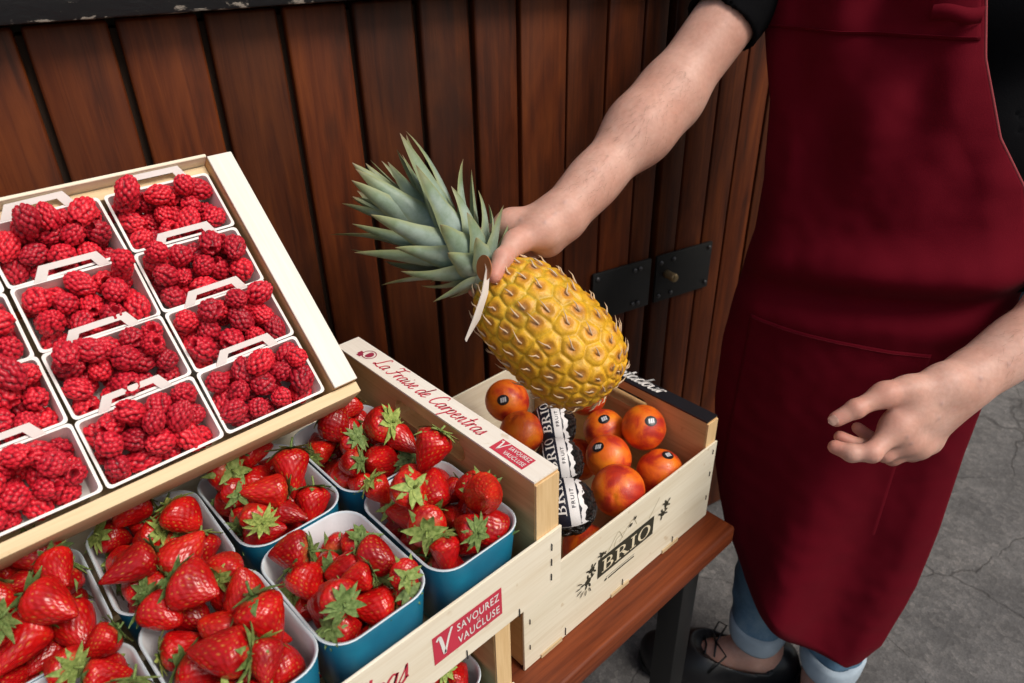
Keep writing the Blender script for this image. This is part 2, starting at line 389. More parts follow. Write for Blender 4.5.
def m_peel():
    m, nt, b = newmat('peeling_black_paint'); v = coords(nt, (1, 2.2, 2.2))
    n1 = noise(nt, v, 34, 7, 0.68, 0.4); n2 = noise(nt, v, 5, 3)
    f = math_(nt, 'ADD', math_(nt, 'MULTIPLY', n1, 0.75), math_(nt, 'MULTIPLY', n2, 0.32))
    sepz = N(nt, 'SeparateXYZ'); L(nt, coords(nt), sepz.inputs[0])
    lowz = ramp(nt, math_(nt, 'MULTIPLY', math_(nt, 'SUBTRACT', sepz.outputs['Z'], 1.21), 10.0), [(0.03, (0.10, 0.10, 0.10)), (0.30, (0, 0, 0))])
    f = math_(nt, 'ADD', f, lowz)
    k = ramp(nt, f, [(0.665, (0, 0, 0)), (0.70, (1, 1, 1))])
    c = mixc(nt, k, (0.008, 0.008, 0.010), (0.33, 0.29, 0.25)); L(nt, c, b.inputs['Base Color'])
    b.inputs['Roughness'].default_value = 0.35; bump(nt, b, f, 0.5, 0.003); return m
M_PEEL = m_peel()
M_BLACKMETAL = plain('black_painted_steel', (0.006, 0.0065, 0.007), 0.5, 0, 0.5, (60, 0.2))
M_BOLT = plain('worn_bolt_head', (0.10, 0.10, 0.105), 0.4, 0.6)
M_BRASS = plain('dull_brass', (0.42, 0.30, 0.15), 0.38, 0.7)
M_DARK = plain('dark_gap', (0.024, 0.011, 0.005), 0.9)
M_PLASTER = plain('grey_render', (0.30, 0.28, 0.26), 0.9, bumps=(40, 0.4))

# ------------------------------------------------------------------ ground
g = MB().add([(-60, -60, 0), (60, -60, 0), (60, 60, 0), (-60, 60, 0)], [(0, 1, 2, 3)]).build('ground', M_ASPH)
tag(g, kind='structure')

# ------------------------------------------------------------------ plank doors behind the stall
WA = R(-12.68)
WM = Matrix.Translation((0.754, 0.78, 0)) @ Matrix.Rotation(WA, 4, 'Z')       # local x runs along the wall, -y faces the stall
S0W = 0.754 * math.cos(WA) + 0.78 * math.sin(WA)
ZTOP = 1.213
def door(name, edges, label):
    t = empty(name, (0, 0, 0)); t.matrix_world = WM
    mb = MB(); cols = []
    for i in range(len(edges) - 1):
        a, b = edges[i] - S0W, edges[i+1] - S0W
        gp = 0.0038 if edges[i] < 0.5 else 0.0020
        y = random.uniform(-0.001, 0.001)
        q = MB().box((a + gp, y, 0.02), (b - gp, y + 0.028, ZTOP))
        bm = bmesh.new(); bv = [bm.verts.new(p) for p in q.v]
        for f in q.f: bm.faces.new([bv[k] for k in f])
        bmesh.ops.bevel(bm, geom=bm.edges[:], offset=0.004 if edges[i] < 0.5 else 0.0022, segments=2, affect='EDGES', profile=0.5)
        bm.verts.index_update(); n0 = len(mb.v)
        mb.add([v.co for v in bm.verts], [[v.index for v in f.verts] for f in bm.faces])
        cols += [(random.random(), random.random(), random.random())] * (len(mb.v) - n0); bm.free()
    o = mb.build('planking', M_PLANK, t, smooth=True); col_attr(o.data, 'plank', cols)
    try: o.data.set_sharp_from_angle(angle=R(50))
    except Exception: pass
    MB().box((edges[0] - S0W + 0.003, 0.014, 0.03), (edges[-1] - S0W - 0.003, 0.045, ZTOP - 0.01)).build('backing_board', M_DARK, t)
    tag(t, label, 'door'); return t
eL = [-1.341 + 0.087 * i for i in range(15)] + [-0.036, 0.051, 0.141, 0.228, 0.312, 0.399, 0.477, 0.55, 0.631, 0.703, 0.772, 0.8195]
eR = [0.832, 0.881, 0.944, 1.004, 1.066, 1.135, 1.205, 1.275, 1.345, 1.415, 1.485, 1.555, 1.63]
dL = door('wooden_door', eL, 'wide dark varnished wooden plank door behind the raspberries and the pineapple')
dR = door('wooden_door', eR, 'reddish wooden plank door right of the black gap, partly hidden by the red apron')
def plate(parent, s0, s1, z0, z1, bolts, name='latch_plate'):
    a, b = s0 - S0W, s1 - S0W
    p = MB().box((a, -0.0075, z0), (b, -0.0015, z1)).build(name, M_BLACKMETAL, parent, bevel=0.0015)
    for (s, z) in bolts:
        MB().tube([(s - S0W, -0.0075, z), (s - S0W, -0.0098, z), (s - S0W, -0.011, z)], [0.0042, 0.004, 0.002], 10).build('bolt_head', M_BOLT, p, smooth=True)
    return p
zt, zb = 0.757, 0.662
plate(dL, 0.689, 0.8195, zb, zt, [(0.698, zt-0.010), (0.781, zt-0.014), (0.793, zt-0.013), (0.781, zb+0.013), (0.793, zb+0.013), (0.698, zb+0.012)])
pl = plate(dR, 0.832, 0.968, zb, zt, [(0.842, zt-0.014), (0.872, zt-0.013), (0.842, zb+0.013), (0.872, zb+0.013), (0.959, zt-0.010), (0.959, zb+0.012)])
kx = 0.858 - S0W
MB().tube([(kx, -0.007, 0.717), (kx, -0.016, 0.717), (kx, -0.030, 0.717), (kx, -0.032, 0.717)], [0.0085, 0.0075, 0.0085, 0.0075], 16).build('latch_knob', M_BRASS, pl, smooth=True)
# black ledge above the planks
led = empty('ledge', (0, 0, 0)); led.matrix_world = WM
MB().box((-2.2, -0.034, ZTOP + 0.004), (1.0, 0.05, ZTOP + 0.075)).build('ledge_board', M_PEEL, led, bevel=0.004)
MB().box((-2.2, -0.012, ZTOP + 0.076), (1.0, 0.05, ZTOP + 0.19)).build('upper_board', M_PEEL, led, bevel=0.003)
tag(led, 'black painted ledge with peeling paint running above the wooden planks', 'ledge')
fw = empty('shop_front', (0, 0, 0)); fw.matrix_world = WM
MB().box((-6, 0.052, 0), (6, 0.35, 4.2)).build('wall', M_PLASTER, fw)
MB().box((-6, -0.01, 0), (eL[0] - S0W - 0.01, 0.05, 4.2)).build('left_pier', M_PLASTER, fw)
MB().box((eR[-1] - S0W + 0.01, -0.01, 0), (6, 0.05, 4.2)).build('right_pier', M_PLASTER, fw)
tag(fw, 'dark shop front wall seen as the black gap between the two plank doors', 'wall')

# ------------------------------------------------------------------ bench
def m_bench():
    m, nt, b = newmat('red_brown_varnish'); v = coords(nt, (2, 40, 40)); g = noise(nt, v, 3, 6, 0.6, 0.4); d = noise(nt, coords(nt), 9, 4)
    c = ramp(nt, g, [(0.3, (0.09, 0.018, 0.006)), (0.6, (0.18, 0.040, 0.012)), (0.8, (0.23, 0.056, 0.016))])
    c = mixc(nt, ramp(nt, d, [(0.5, (0, 0, 0)), (0.8, (0.5, 0.5, 0.5))]), c, (0.09, 0.035, 0.022)); L(nt, c, b.inputs['Base Color'])
    b.inputs['Specular IOR Level'].default_value = 0.25; L(nt, ramp(nt, d, [(0.3, (0.3, 0.3, 0.3)), (0.7, (0.52, 0.52, 0.52))]), b.inputs['Roughness']); bump(nt, b, g, 0.15, 0.001); return m
bench = empty('bench', (0.15, 0.52, 0))
M_BENCH = m_bench()
MB().box((-0.75, -0.166, 0.486), (0.610, -0.020, 0.520)).build('seat_board', M_BENCH, bench, bevel=0.006, seg=3)
MB().box((-0.75, -0.014, 0.486), (0.610, 0.135, 0.520)).build('seat_board', M_BENCH, bench, bevel=0.006, seg=3)
MB().box((-0.75, 0.141, 0.486), (0.610, 0.29, 0.520)).build('seat_board', M_BENCH, bench, bevel=0.006, seg=3)
for lx in (-0.55, 0.556):
    for ly in (-0.118, 0.20):
        MB().box((lx - 0.020, ly - 0.02, 0.0), (lx + 0.020, ly + 0.02, 0.452)).build('leg', M_BLACKMETAL, bench, bevel=0.002)
    MB().box((lx - 0.02, -0.15, 0.4525), (lx + 0.02, 0.26, 0.4855)).build('cross_rail', M_BLACKMETAL, bench, bevel=0.002)
tag(bench, 'reddish brown varnished wooden bench on black steel legs under the crates', 'bench')

# ------------------------------------------------------------------ crates
M_PANEL = veneer('pale_poplar_panel', (0.78, 0.72, 0.58), (0.66, 0.58, 0.42), 'x')
M_PANEL2 = veneer('cream_poplar_panel', (0.84, 0.77, 0.63), (0.74, 0.64, 0.48), 'x')
M_ENDY = veneer('pine_end_board', (0.62, 0.40, 0.19), (0.46, 0.26, 0.10), 'y')
M_POST = veneer('pine_post', (0.76, 0.54, 0.29), (0.60, 0.38, 0.17), 'z')
M_SLAT = veneer('base_slat', (0.60, 0.46, 0.28), (0.45, 0.32, 0.17), 'x')
M_TOPW = veneer('whitewashed_strip', (0.84, 0.80, 0.74), (0.76, 0.70, 0.62), 'y', 0.55, 0.6)
M_TOPB = plain('black_printed_strip', (0.010, 0.010, 0.014), 0.4)
M_RED = plain('red_print', (0.56, 0.035, 0.07), 0.6)
M_INK = plain('dark_ink', (0.028, 0.026, 0.014), 0.7)
M_INKLT = plain('faint_ink', (0.40, 0.35, 0.22), 0.7)
M_WHITEP = plain('white_print', (0.80, 0.78, 0.76), 0.6)
M_CREAMP = plain('bare_wood_letter', (0.78, 0.69, 0.50), 0.65)
M_STAPLE = plain('staple_wire', (0.06, 0.06, 0.065), 0.35, 0.8)

def end_board(x0, x1, D, z0, z1, slot, parent, mat, name='end_board'):
    # board of the crate's short side: outline in the y-z plane, hand slot cut through
    ya, yb, za, zb = slot; r = (zb - za) / 2; zc = (za + zb) / 2
    M = Matrix(((0, 0, 1, 0), (1, 0, 0, 0), (0, 1, 0, 0), (0, 0, 0, 1)))
    mb = MB()
    arcL = [(ya - r * math.sin(R(a)), zc + r * math.cos(R(a))) for a in range(180, -1, -30)]
    arcR = [(yb + r * math.sin(R(a)), zc + r * math.cos(R(a))) for a in range(0, 181, 30)]
    mb.prism([(0, z0), (D, z0), (D, za), (0, za)], x0, x1, M=M)
    mb.prism([(0, zb), (D, zb), (D, z1), (0, z1)], x0, x1, M=M)
    mb.prism([(0, za), (ya, za)] + arcL[1:-1] + [(ya, zb), (0, zb)], x0, x1, M=M)
    mb.prism([(D, zb), (yb, zb)] + arcR[1:-1] + [(yb, za), (D, za)], x0, x1, M=M)
    return mb.build(name, mat, parent)
def staple(parent, a, b, off=(0, -0.0006, 0), r=0.0006):
    a = Vector(a); b = Vector(b); MB().tube([a, a + Vector(off) * 1.5, b + Vector(off) * 1.5, b], r, 6).build('staple', M_STAPLE, parent)
def decal(name, pieces, mat, parent, M, lift=0.0004, step=0.00004):
    mb = MB()
    for i, (vs, fs) in enumerate(pieces):
        z = lift + step * i
        mb.add([tuple(M @ Vector((x, y, z))) for x, y in vs], fs)
    return mb.build(name, mat, parent)
def scale2(pc, s, dx, dy, sx=None):
    return [([((x * (sx or s)) + dx, y * s + dy) for x, y in vs], fs) for vs, fs in pc]

def make_crate(loc, Lx, D, Hh, ph, th, label, group, panel_mat, top_mat, panel_z=0.0, split=False, floor=0.012):
    """local frame: x from -Lx to 0 (right end at 0), y from 0 (front) to D, z up"""
    t = empty('wooden_crate', loc)
    for x0, x1 in ((-Lx, -Lx + th), (-th, 0)):
        sl = (D * 0.33, D * 0.62, Hh - 0.040, Hh - 0.016)
        e = end_board(x0, x1, D, 0.004, Hh - 0.0025, sl, t, M_ENDY)
        MB().box((x0, 0.0, Hh - 0.0022), (x1, D, Hh)).build('top_strip', top_mat, e)
        MB().box((x0 + 0.0006, -0.0022, 0.006), (x1 - 0.0006, -0.0002, Hh - 0.004)).build('post_face', M_POST, e)
    for y0, y1, nm in ((-0.0055, -0.0024, 'front_panel'), (D + 0.0005, D + 0.0035, 'back_panel')):
        MB().box((-Lx - 0.001, y0, panel_z), (0.0012, y1, panel_z + ph)).build(nm, panel_mat, t, bevel=0.0006, seg=1)
    n = 5; wdt = (D - 0.02) / n
    for k in range(n):
        MB().box((-Lx + th + 0.0005, 0.012 + k * wdt, 0.006), (-th - 0.0005, 0.012 + k * wdt + wdt - 0.014, floor)).build('base_slat', M_SLAT, t)
    tag(t, label, 'crate', group)
    return t
Z0 = 0.5205
YF = 0.3565
# the citrus crate at the right
brio = make_crate((0.746, 0.4035, Z0), 0.374, 0.335, 0.182, 0.140, 0.024,
    'pale wooden crate holding blood oranges, with black lettering and a black top strip', 'wooden fruit crates', M_PANEL, M_TOPB)
# lower strawberry crate
low = make_crate((0.317, 0.362, Z0), 0.56, 0.340, 0.180, 0.075, 0.021,
    'lower wooden strawberry crate on the bench, mostly hidden under the printed crate', 'wooden fruit crates', M_PANEL2, M_TOPW)
# upper strawberry crate with the red writing
ZU = Z0 + 0.1835
up = make_crate((0.380, 0.3575, ZU), 0.62, 0.340, 0.152, 0.081, 0.031,
    'upper wooden strawberry crate with red handwriting along its top strip and a red stamp', 'wooden fruit crates', M_PANEL2, M_TOPW)
# ---- printing on the upper crate's right top strip (reads from back to front, letters' feet towards the fruit)
def strip_M(cr_D, x, z):                    # text x -> -y, text y -> +x
    return Matrix(((0, 1, 0, x), (-1, 0, 0, cr_D), (0, 0, 1, z), (0, 0, 0, 1)))
top = [c for c in up.children if c.name.startswith('end_board')][1]
TM = strip_M(0.340, -0.031, 0.152)
vs, fs = script_text('La Fraise de Carpentras', 0.15)
W_ = max(p[0] for p in vs)
k = 0.190 / W_
decal('red_lettering', [([(0.064 + x * k, 0.0088 + y * k * 1.0) for x, y in vs], fs)], M_RED, top, TM)
# strawberry emblem
em = [ring_strip(0.046, 0.0165, 0.010, 0.0085, 0.0012, 0.0012)]
em += [([(0.046 + 0.0062 * math.cos(a) * (0.75 + 0.25 * math.cos(a)), 0.0165 + 0.0058 * math.sin(a)) for a in np.linspace(0, 2*math.pi, 16)[:-1]], [tuple(range(15))])]
em += [rect2(0.034, 0.006, 0.041, 0.012), rect2(0.032, 0.009, 0.037, 0.015)]
decal('strawberry_emblem', em, plain('wine_red_print', (0.30, 0.02, 0.06), 0.6), top, TM)
def stamp(parent, M, w_, h_):
    o = decal('red_stamp', [([(0.0, 0), (w_, 0), (w_, h_), (0.0, h_)], [(0, 1, 2, 3)])], M_RED, parent, M, 0.0003)
    pcs = []
    vs, fs = strokes([[(0.05*w_, 0.80*h_), (0.10*w_, 0.84*h_), (0.145*w_, 0.25*h_), (0.155*w_, 0.22*h_)], [(0.155*w_, 0.22*h_), (0.22*w_, 0.70*h_), (0.27*w_, 0.95*h_)]], 0.085*h_, 0.2); pcs.append((vs, fs))
    for s_, y0, y1 in (('SAVOUREZ', 0.60, 0.88), ('VAUCLUSE', 0.14, 0.42)):
        v_, f_ = text2d(s_, 1, 0, 1.12, 0.012); pcs.append((fit(v_, 0.335*w_, y0*h_, 0.955*w_, y1*h_), f_))
    v_, f_ = text2d('LE', 1, 0, 1, 0.0); pcs.append((fit(v_, 0.62*w_, 0.465*h_, 0.66*w_, 0.555*h_), f_))
    decal('stamp_lettering', pcs, M_WHITEP, o, M, 0.0007)
stamp(top, Matrix(((0, 1, 0, -0.0270), (-1, 0, 0, 0.0665), (0, 0, 1, 0.152), (0, 0, 0, 1))), 0.046, 0.0185)
fp = [c for c in up.children if c.name.startswith('front_panel')][0]
FM = Matrix(((1, 0, 0, 0), (0, 0, -1, -0.0055), (0, 1, 0, 0), (0, 0, 0, 1)))
stamp(fp, Matrix(((1, 0, 0, -0.161), (0, 0, -1, -0.0055), (0, 1, 0, 0.0225), (0, 0, 0, 1))), 0.081, 0.036)
vs, fs = script_text('La Fraise de Carpentras', 0.15)
kk = 0.30 / W_
decal('red_lettering', [([(-0.487 + x * kk, 0.033 + y * kk * 1.15) for x, y in vs], fs)], M_RED, fp, FM)
for z in (0.066, 0.045, 0.024): staple(fp, (-0.0135, -0.0056, z), (-0.0135, -0.0056, z - 0.008))
for x in (-0.058, -0.125, -0.19): staple(fp, (x, -0.0056, 0.0095), (x, -0.0056, -0.001))
lf = [c for c in brio.children if c.name.startswith('front_panel')][0]
for z in (0.125, 0.085, 0.04): staple(lf, (-0.366, -0.0056, z), (-0.366, -0.0056, z - 0.007)); staple(lf, (-0.008, -0.0056, z + 0.004), (-0.008, -0.0056, z - 0.003))
for x in (-0.305, -0.195, -0.085): staple(lf, (x, -0.0056, 0.016), (x, -0.0056, 0.004))
# little feet of the base slats showing under the panel
for x in (-0.33, -0.20, -0.09):
    MB().box((x - 0.018, -0.0075, 0.0), (x + 0.018, -0.0058, 0.006)).build('base_tab', M_SLAT, brio)
# ---- dark label on the citrus crate's front
BX, BZ = -0.248, 0.058
BM = Matrix(((1, 0, 0, BX), (0, 0, -1, -0.0055), (0, 1, 0, BZ), (0, 0, 0, 1)))
bw, bh = 0.112, 0.033
pr = decal('printed_label', [rect2(0, 0, bw, bh)], M_INK, lf, BM, 0.0003)
gl, gw = serif_word(); k = bw * 0.86 / gw
decal('serif_lettering', [([(bw*0.07 + x*k, bh*0.17 + y*bh*0.66) for x, y in vs], fs) for vs, fs in gl], M_CREAMP, pr, BM, 0.0006)
rs = random.Random(3)
def blob(cx, cy, a, b, an, n=10):
    ca, sa = math.cos(an), math.sin(an)
    return [(cx + a*math.cos(t)*ca - b*math.sin(t)*sa, cy + a*math.cos(t)*sa + b*math.sin(t)*ca) for t in np.linspace(0, 2*math.pi, n+1)[:-1]], [tuple(range(n))]
fl = []
for cx, cy, rad in ((-0.018, 0.010, 0.0065), (-0.012, 0.026, 0.0055), (0.131, 0.024, 0.0055), (0.137, 0.038, 0.005), (0.006, 0.040, 0.004)):
    fl.append(blob(cx, cy, rad, rad * 0.8, rs.random()*3))
    for q in range(5):
        an = q * 2*math.pi/5 + rs.random(); fl.append(blob(cx + rad*1.45*math.cos(an), cy + rad*1.3*math.sin(an), rad*0.6, rad*0.28, an))
for q in range(6):
    an = R(150 + q * 28); fl.append(blob(-0.020 + 0.016*math.cos(an), 0.010 + 0.016*math.sin(an), 0.005, 0.0009, an))
fl.append(blob(0.060, 0.053, 0.0035, 0.0022, 0.6)); fl.append(blob(0.068, 0.060, 0.003, 0.002, 1.2))
decal('flower_print', fl, M_INK, pr, BM, 0.0003)
sk = [strokes([[(0.018, 0.034), (0.03, 0.050), (0.038, 0.056), (0.046, 0.040)], [(0.04, 0.036), (0.055, 0.052), (0.066, 0.058), (0.074, 0.044)], [(0.030, 0.034), (0.034, 0.046), (0.05, 0.048)], [(0.10, 0.035), (0.112, 0.05), (0.12, 0.06)]], 0.0009, 0)]
decal('sketch_print', sk, M_INKLT, pr, BM, 0.0003)
decal('small_print', [strokes([[(0.018, -0.010), (0.075, -0.010)]], 0.0008, 0), blob(0.017, -0.0135, 0.003, 0.002, 0.3), strokes([[(0.022, -0.0145), (0.045, -0.0138), (0.074, -0.0142)]], 0.0026, 0)], M_INK, pr, BM, 0.0003)
# ---- white handwriting on the citrus crate's black strip
be = [c for c in brio.children if c.name.startswith('end_board')][1]
vs, fs = script_text('Comptadour', 0.2); k = 0.138 / max(p[0] for p in vs)
vs = [(x, y) for x, y in vs]
decal('white_lettering', [([(0.115 + x*k, 0.0088 + y*k*0.85) for x, y in vs], fs)], M_WHITEP, be, strip_M(0.335, -0.024, 0.182))

# ---- tilted raspberry crate
TA = R(44)
RC = empty('wooden_crate', (0.297, 0.56, 0.899), Matrix.Rotation(TA, 3, 'X'))
rl, rd = 0.46, 0.276
M_RAILX = veneer('rail_wood', (0.74, 0.58, 0.36), (0.62, 0.44, 0.24), 'x')
for x0, x1 in ((-rl, -rl + 0.026), (-0.026, 0)):
    e = end_board(x0, x1, rd, -0.072, -0.0028, (0.10, 0.17, -0.045, -0.022), RC, M_ENDY)
    e.location = (0, 0, 0)
    MB().box((x0, -0.0005, -0.0025), (x1, rd + 0.0005, 0)).build('top_strip', M_TOPW, e, bevel=0.0006, seg=1)
MB().box((-rl - 0.001, -0.0125, -0.062), (0.001, -0.0008, -0.009)).build('front_rail', M_RAILX, RC, bevel=0.0012)
MB().box((-rl - 0.001, rd + 0.0008, -0.068), (0.001 - 0.027, rd + 0.0045, -0.001)).build('back_panel', M_PANEL2, RC, bevel=0.0006, seg=1)
MB().box((-rl + 0.0265, rd - 0.012, -0.068), (-0.0265, rd - 0.0002, -0.016)).build('back_rail', M_RAILX, RC, bevel=0.001)
for k_ in range(4):
    MB().box((-rl + 0.027, 0.006 + k_*0.066, -0.072), (-0.027, 0.006 + k_*0.066 + 0.055, -0.066)).build('base_slat', M_SLAT, RC)
tag(RC, 'tilted wooden crate filled with white raspberry punnets, white strip on its right side', 'crate', 'wooden fruit crates')
# crate standing on end behind, which the tilted crate leans on
pc = empty('wooden_crate', (0.02, 0.752, Z0))
MB().box((-0.18, -0.045, 0.0), (0.18, -0.037, 0.418)).build('front_panel', M_PANEL, pc)
MB().box((-0.18, 0.037, 0.0), (0.18, 0.045, 0.418)).build('back_panel', M_PANEL, pc)
for x0 in (-0.18, 0.162): MB().box((x0, -0.0365, 0.0), (x0 + 0.018, 0.0365, 0.418)).build('end_board', M_ENDY, pc)
MB().box((-0.1615, -0.0365, 0.40), (0.1615, 0.0365, 0.412)).build('top_board', M_SLAT, pc)
tag(pc, 'upright wooden crate hidden behind, on which the tilted raspberry crate leans', 'crate', 'wooden fruit crates')

# ------------------------------------------------------------------ soft fruit
def ico(sub):
    bm = bmesh.new(); bmesh.ops.create_icosphere(bm, subdivisions=sub, radius=1)
    V = np.array([v.co[:] for v in bm.verts]); Fc = [tuple(v.index for v in f.verts) for f in bm.faces]; bm.free(); return V, Fc
def fib(n, jit=0, rng=None):
    i = np.arange(n) + 0.5; z = 1 - 2*i/n; a = i * 2.399963
    if jit: z = np.clip(z + rng.normal(0, jit/n**.5, n), -1, 1); a = a + rng.normal(0, jit, n)
    r = np.sqrt(1 - z*z); return np.stack([r*np.cos(a), r*np.sin(a), z], 1)

def m_raspberry():
    m, nt, b = newmat('raspberry_skin')
    at = N(nt, 'Attribute'); at.attribute_name = 'tint'; oi = N(nt, 'ObjectInfo')
    sepa = N(nt, 'SeparateColor'); L(nt, at.outputs['Color'], sepa.inputs[0])
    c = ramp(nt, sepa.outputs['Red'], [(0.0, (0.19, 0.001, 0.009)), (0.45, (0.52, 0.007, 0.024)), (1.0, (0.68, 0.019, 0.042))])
    hue = ramp(nt, oi.outputs['Random'], [(0, (0.62, 0.66, 0.72)), (0.5, (1.0, 1.0, 1.0)), (1, (1.18, 1.3, 1.05))])
    c = mixc(nt, 1.0, c, hue, 'MULTIPLY'); L(nt, c, b.inputs['Base Color'])
    b.inputs['Roughness'].default_value = 0.42; b.inputs['Specular IOR Level'].default_value = 0.4
    b.inputs['Subsurface Weight'].default_value = 0.22; b.inputs['Subsurface Scale'].default_value = 0.004
    b.inputs['Subsurface Radius'].default_value = (1, 0.15, 0.1)
    b.inputs['Sheen Weight'].default_value = 0.06; b.inputs['Sheen Roughness'].default_value = 0.4; b.inputs['Sheen Tint'].default_value = (1, 0.7, 0.7, 1)
    return m
M_RASP = m_raspberry()
IV4, IF4 = ico(4); IV5, IF5 = ico(5)
def raspberry_mesh(seed, n=64, ln=1.12):
    rg = np.random.default_rng(seed); C = fib(n, 0.10, rg)
    dot = IV5 @ C.T; srt = np.sort(dot, 1); d1 = np.arccos(np.clip(srt[:, -1], -1, 1)); near = dot.argmax(1)
    dm = 2.06 / math.sqrt(n); t = np.clip(d1 / dm, 0, 1); bumpv = np.sqrt(1 - t * t)
    hgt = rg.uniform(0.85, 1.1, n)[near]
    V = IV5.copy(); z = V[:, 2]
    taper = 1.0 - 0.24 * np.clip(-z, 0, 1) ** 1.6 + 0.02 * z
    base = np.stack([V[:, 0] * taper, V[:, 1] * taper, V[:, 2] * ln], 1) * 0.78
    out = base + IV5 * (bumpv * 0.23 * hgt)[:, None]
    rho = np.hypot(IV5[:, 0], IV5[:, 1]); hole = np.where(z > 0, np.clip(1 - rho / 0.40, 0, 1), 0)
    out[:, 2] -= 1.15 * np.clip(hole * 1.6, 0, 1) ** 0.8 * (0.9)
    out *= 1 + rg.normal(0, 0.03, 3)
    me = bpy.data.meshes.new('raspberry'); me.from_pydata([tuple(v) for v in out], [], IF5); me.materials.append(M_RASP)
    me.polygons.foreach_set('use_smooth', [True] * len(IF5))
    tv = np.clip(-0.12 + 1.12 * bumpv * rg.uniform(0.8, 1.1, n)[near], 0, 1) * (1 - 0.6 * np.clip(hole * 2, 0, 1))  # shade painted in: crevices between drupelets and the hollow get a darker tint
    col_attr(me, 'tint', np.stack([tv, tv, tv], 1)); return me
RASP = [raspberry_mesh(10 + i, n, l) for i, (n, l) in enumerate([(56, 1.10), (66, 1.22), (72, 1.36), (58, 1.04), (78, 1.46)])]

def pack(n, r, wx, wy, floor, rng, it=340, rmin=0.9, rmax=1.12, heap=0.0, lip=None, sq=0.93):
    rad = r * rng.uniform(rmin, rmax, n)
    p = np.stack([rng.uniform(-wx, wx, n), rng.uniform(-wy, wy, n), floor + r + rng.uniform(0, r * 5, n)], 1)
    for k in range(it):
        p[:, 2] -= 0.0006 * (1 - k / it * 0.8); p[:, :2] *= 1 - 0.0015 * heap
        for _ in range(2):
            d = p[:, None] - p[None]; D = np.linalg.norm(d, axis=2) + np.eye(n) * 9
            ov = np.clip((rad[:, None] + rad[None]) * sq - D, 0, None)
            p += (d / D[..., None] * ov[..., None] * 0.5).sum(1) * 0.8
            p[:, 0] = np.clip(p[:, 0], -wx + rad, wx - rad); p[:, 1] = np.clip(p[:, 1], -wy + rad, wy - rad)
            p[:, 2] = np.maximum(p[:, 2], floor + rad * 0.9)
            if lip is not None:                 # stay clear of the leaning handle of the next punnet
                g_ = np.clip(rad * 0.9 - ((p[:, 1] + lip) * 0.643 - (p[:, 2]) * 0.766), 0, None)
                p[:, 1] += g_ * 0.643 * 0.6; p[:, 2] -= g_ * 0.766 * 0.6
    return p, rad
def randq(rng):
    q = rng.normal(size=4); q /= np.linalg.norm(q); return Quaternion(q)
def cellname(x, y, wx, wy, fy=('front', 'middle', 'back')):
    a = 'left' if x < -wx/3 else 'right' if x > wx/3 else 'centre'
    b_ = fy[0] if y < -wy/3 else fy[2] if y > wy/3 else fy[1]
    return b_ + ' ' + a

M_CARD = plain('white_moulded_card', (0.86, 0.84, 0.82), 0.75, bumps=(120, 0.15))
def rrect(hx, hy, r, n=5):
    o = []
    for cx, cy, a0 in ((hx-r, hy-r, 0), (-hx+r, hy-r, 90), (-hx+r, -hy+r, 180), (hx-r, -hy+r, 270)):
        for k in range(n + 1):
            a = R(a0 + 90*k/n); o.append((cx + r*math.cos(a), cy + r*math.sin(a)))
    return o
def tray(mb, levels, mi_seq, n=5):          # lofted rounded-rectangle rings: (hx, hy, r, z)
    rings = [[(x, y, z) for x, y in rrect(hx, hy, r, n)] for hx, hy, r, z in levels]; m = len(rings[0])
    vs = [q for r_ in rings for q in r_]; o = len(mb.v); mb.v += [tuple(q) for q in vs]
    for i in range(len(rings) - 1):
        for j in range(m):
            mb.f.append((o+i*m+j, o+i*m+(j+1) % m, o+(i+1)*m+(j+1) % m, o+(i+1)*m+j)); mb.m.append(mi_seq[i])
    mb.f.append(tuple(o+j for j in range(m-1, -1, -1))); mb.m.append(mi_seq[0])
    mb.f.append(tuple(o+(len(rings)-1)*m+j for j in range(m))); mb.m.append(mi_seq[-1])
PX, PY = 0.0500, 0.0315                     # half size of a raspberry punnet
def punnet_mesh():
    mb = MB()
    tray(mb, [(PX-0.006, PY-0.006, 0.004, -0.046), (PX, PY, 0.004, 0.0), (PX+0.0012, PY+0.0012, 0.004, 0.0012), (PX-0.0012, PY-0.0012, 0.004, 0.0012), (PX-0.0060, PY-0.0060, 0.004, -0.036)], [0, 0, 0, 0, 0], 3)
    return mb
def handle_mb(sgn):                          # upright card handle with a slot on the long edge
    y0 = sgn * (PY - 0.0004); t_ = 0.0011; mb = MB(); M = Matrix(((1, 0, 0, 0), (0, 0, 1, y0), (0, 1, 0, 0), (0, 0, 0, 1)))
    w0, w1, h_ = 0.032, 0.026, 0.0150
    mb.prism([(-w0, 0.0013), (-w0+0.0100, 0.0013), (-w1+0.0085, h_-0.0055), (-w1+0.002, h_)], 0, t_, M=M)
    mb.prism([(w0-0.0100, 0.0013), (w0, 0.0013), (w1-0.002, h_), (w1-0.0085, h_-0.0055)], 0, t_, M=M)
    mb.prism([(-w1+0.0085, h_-0.0055), (w1-0.0085, h_-0.0055), (w1-0.002, h_), (-w1+0.002, h_)], 0, t_, M=M)
    return mb
PUN_ME = HAN_ME = None
HT = Matrix.Translation((0, PY, 0.0013)) @ Matrix.Rotation(R(-52), 4, 'X') @ Matrix.Translation((0, -PY, -0.0013))
rcR = Matrix.Rotation(TA, 4, 'X'); RCM = Matrix.Translation((0.297, 0.56, 0.899)) @ rcR
rows = ['bottom', 'third', 'second', 'top']; colsn = ['right', 'middle', 'left']
nr = 0
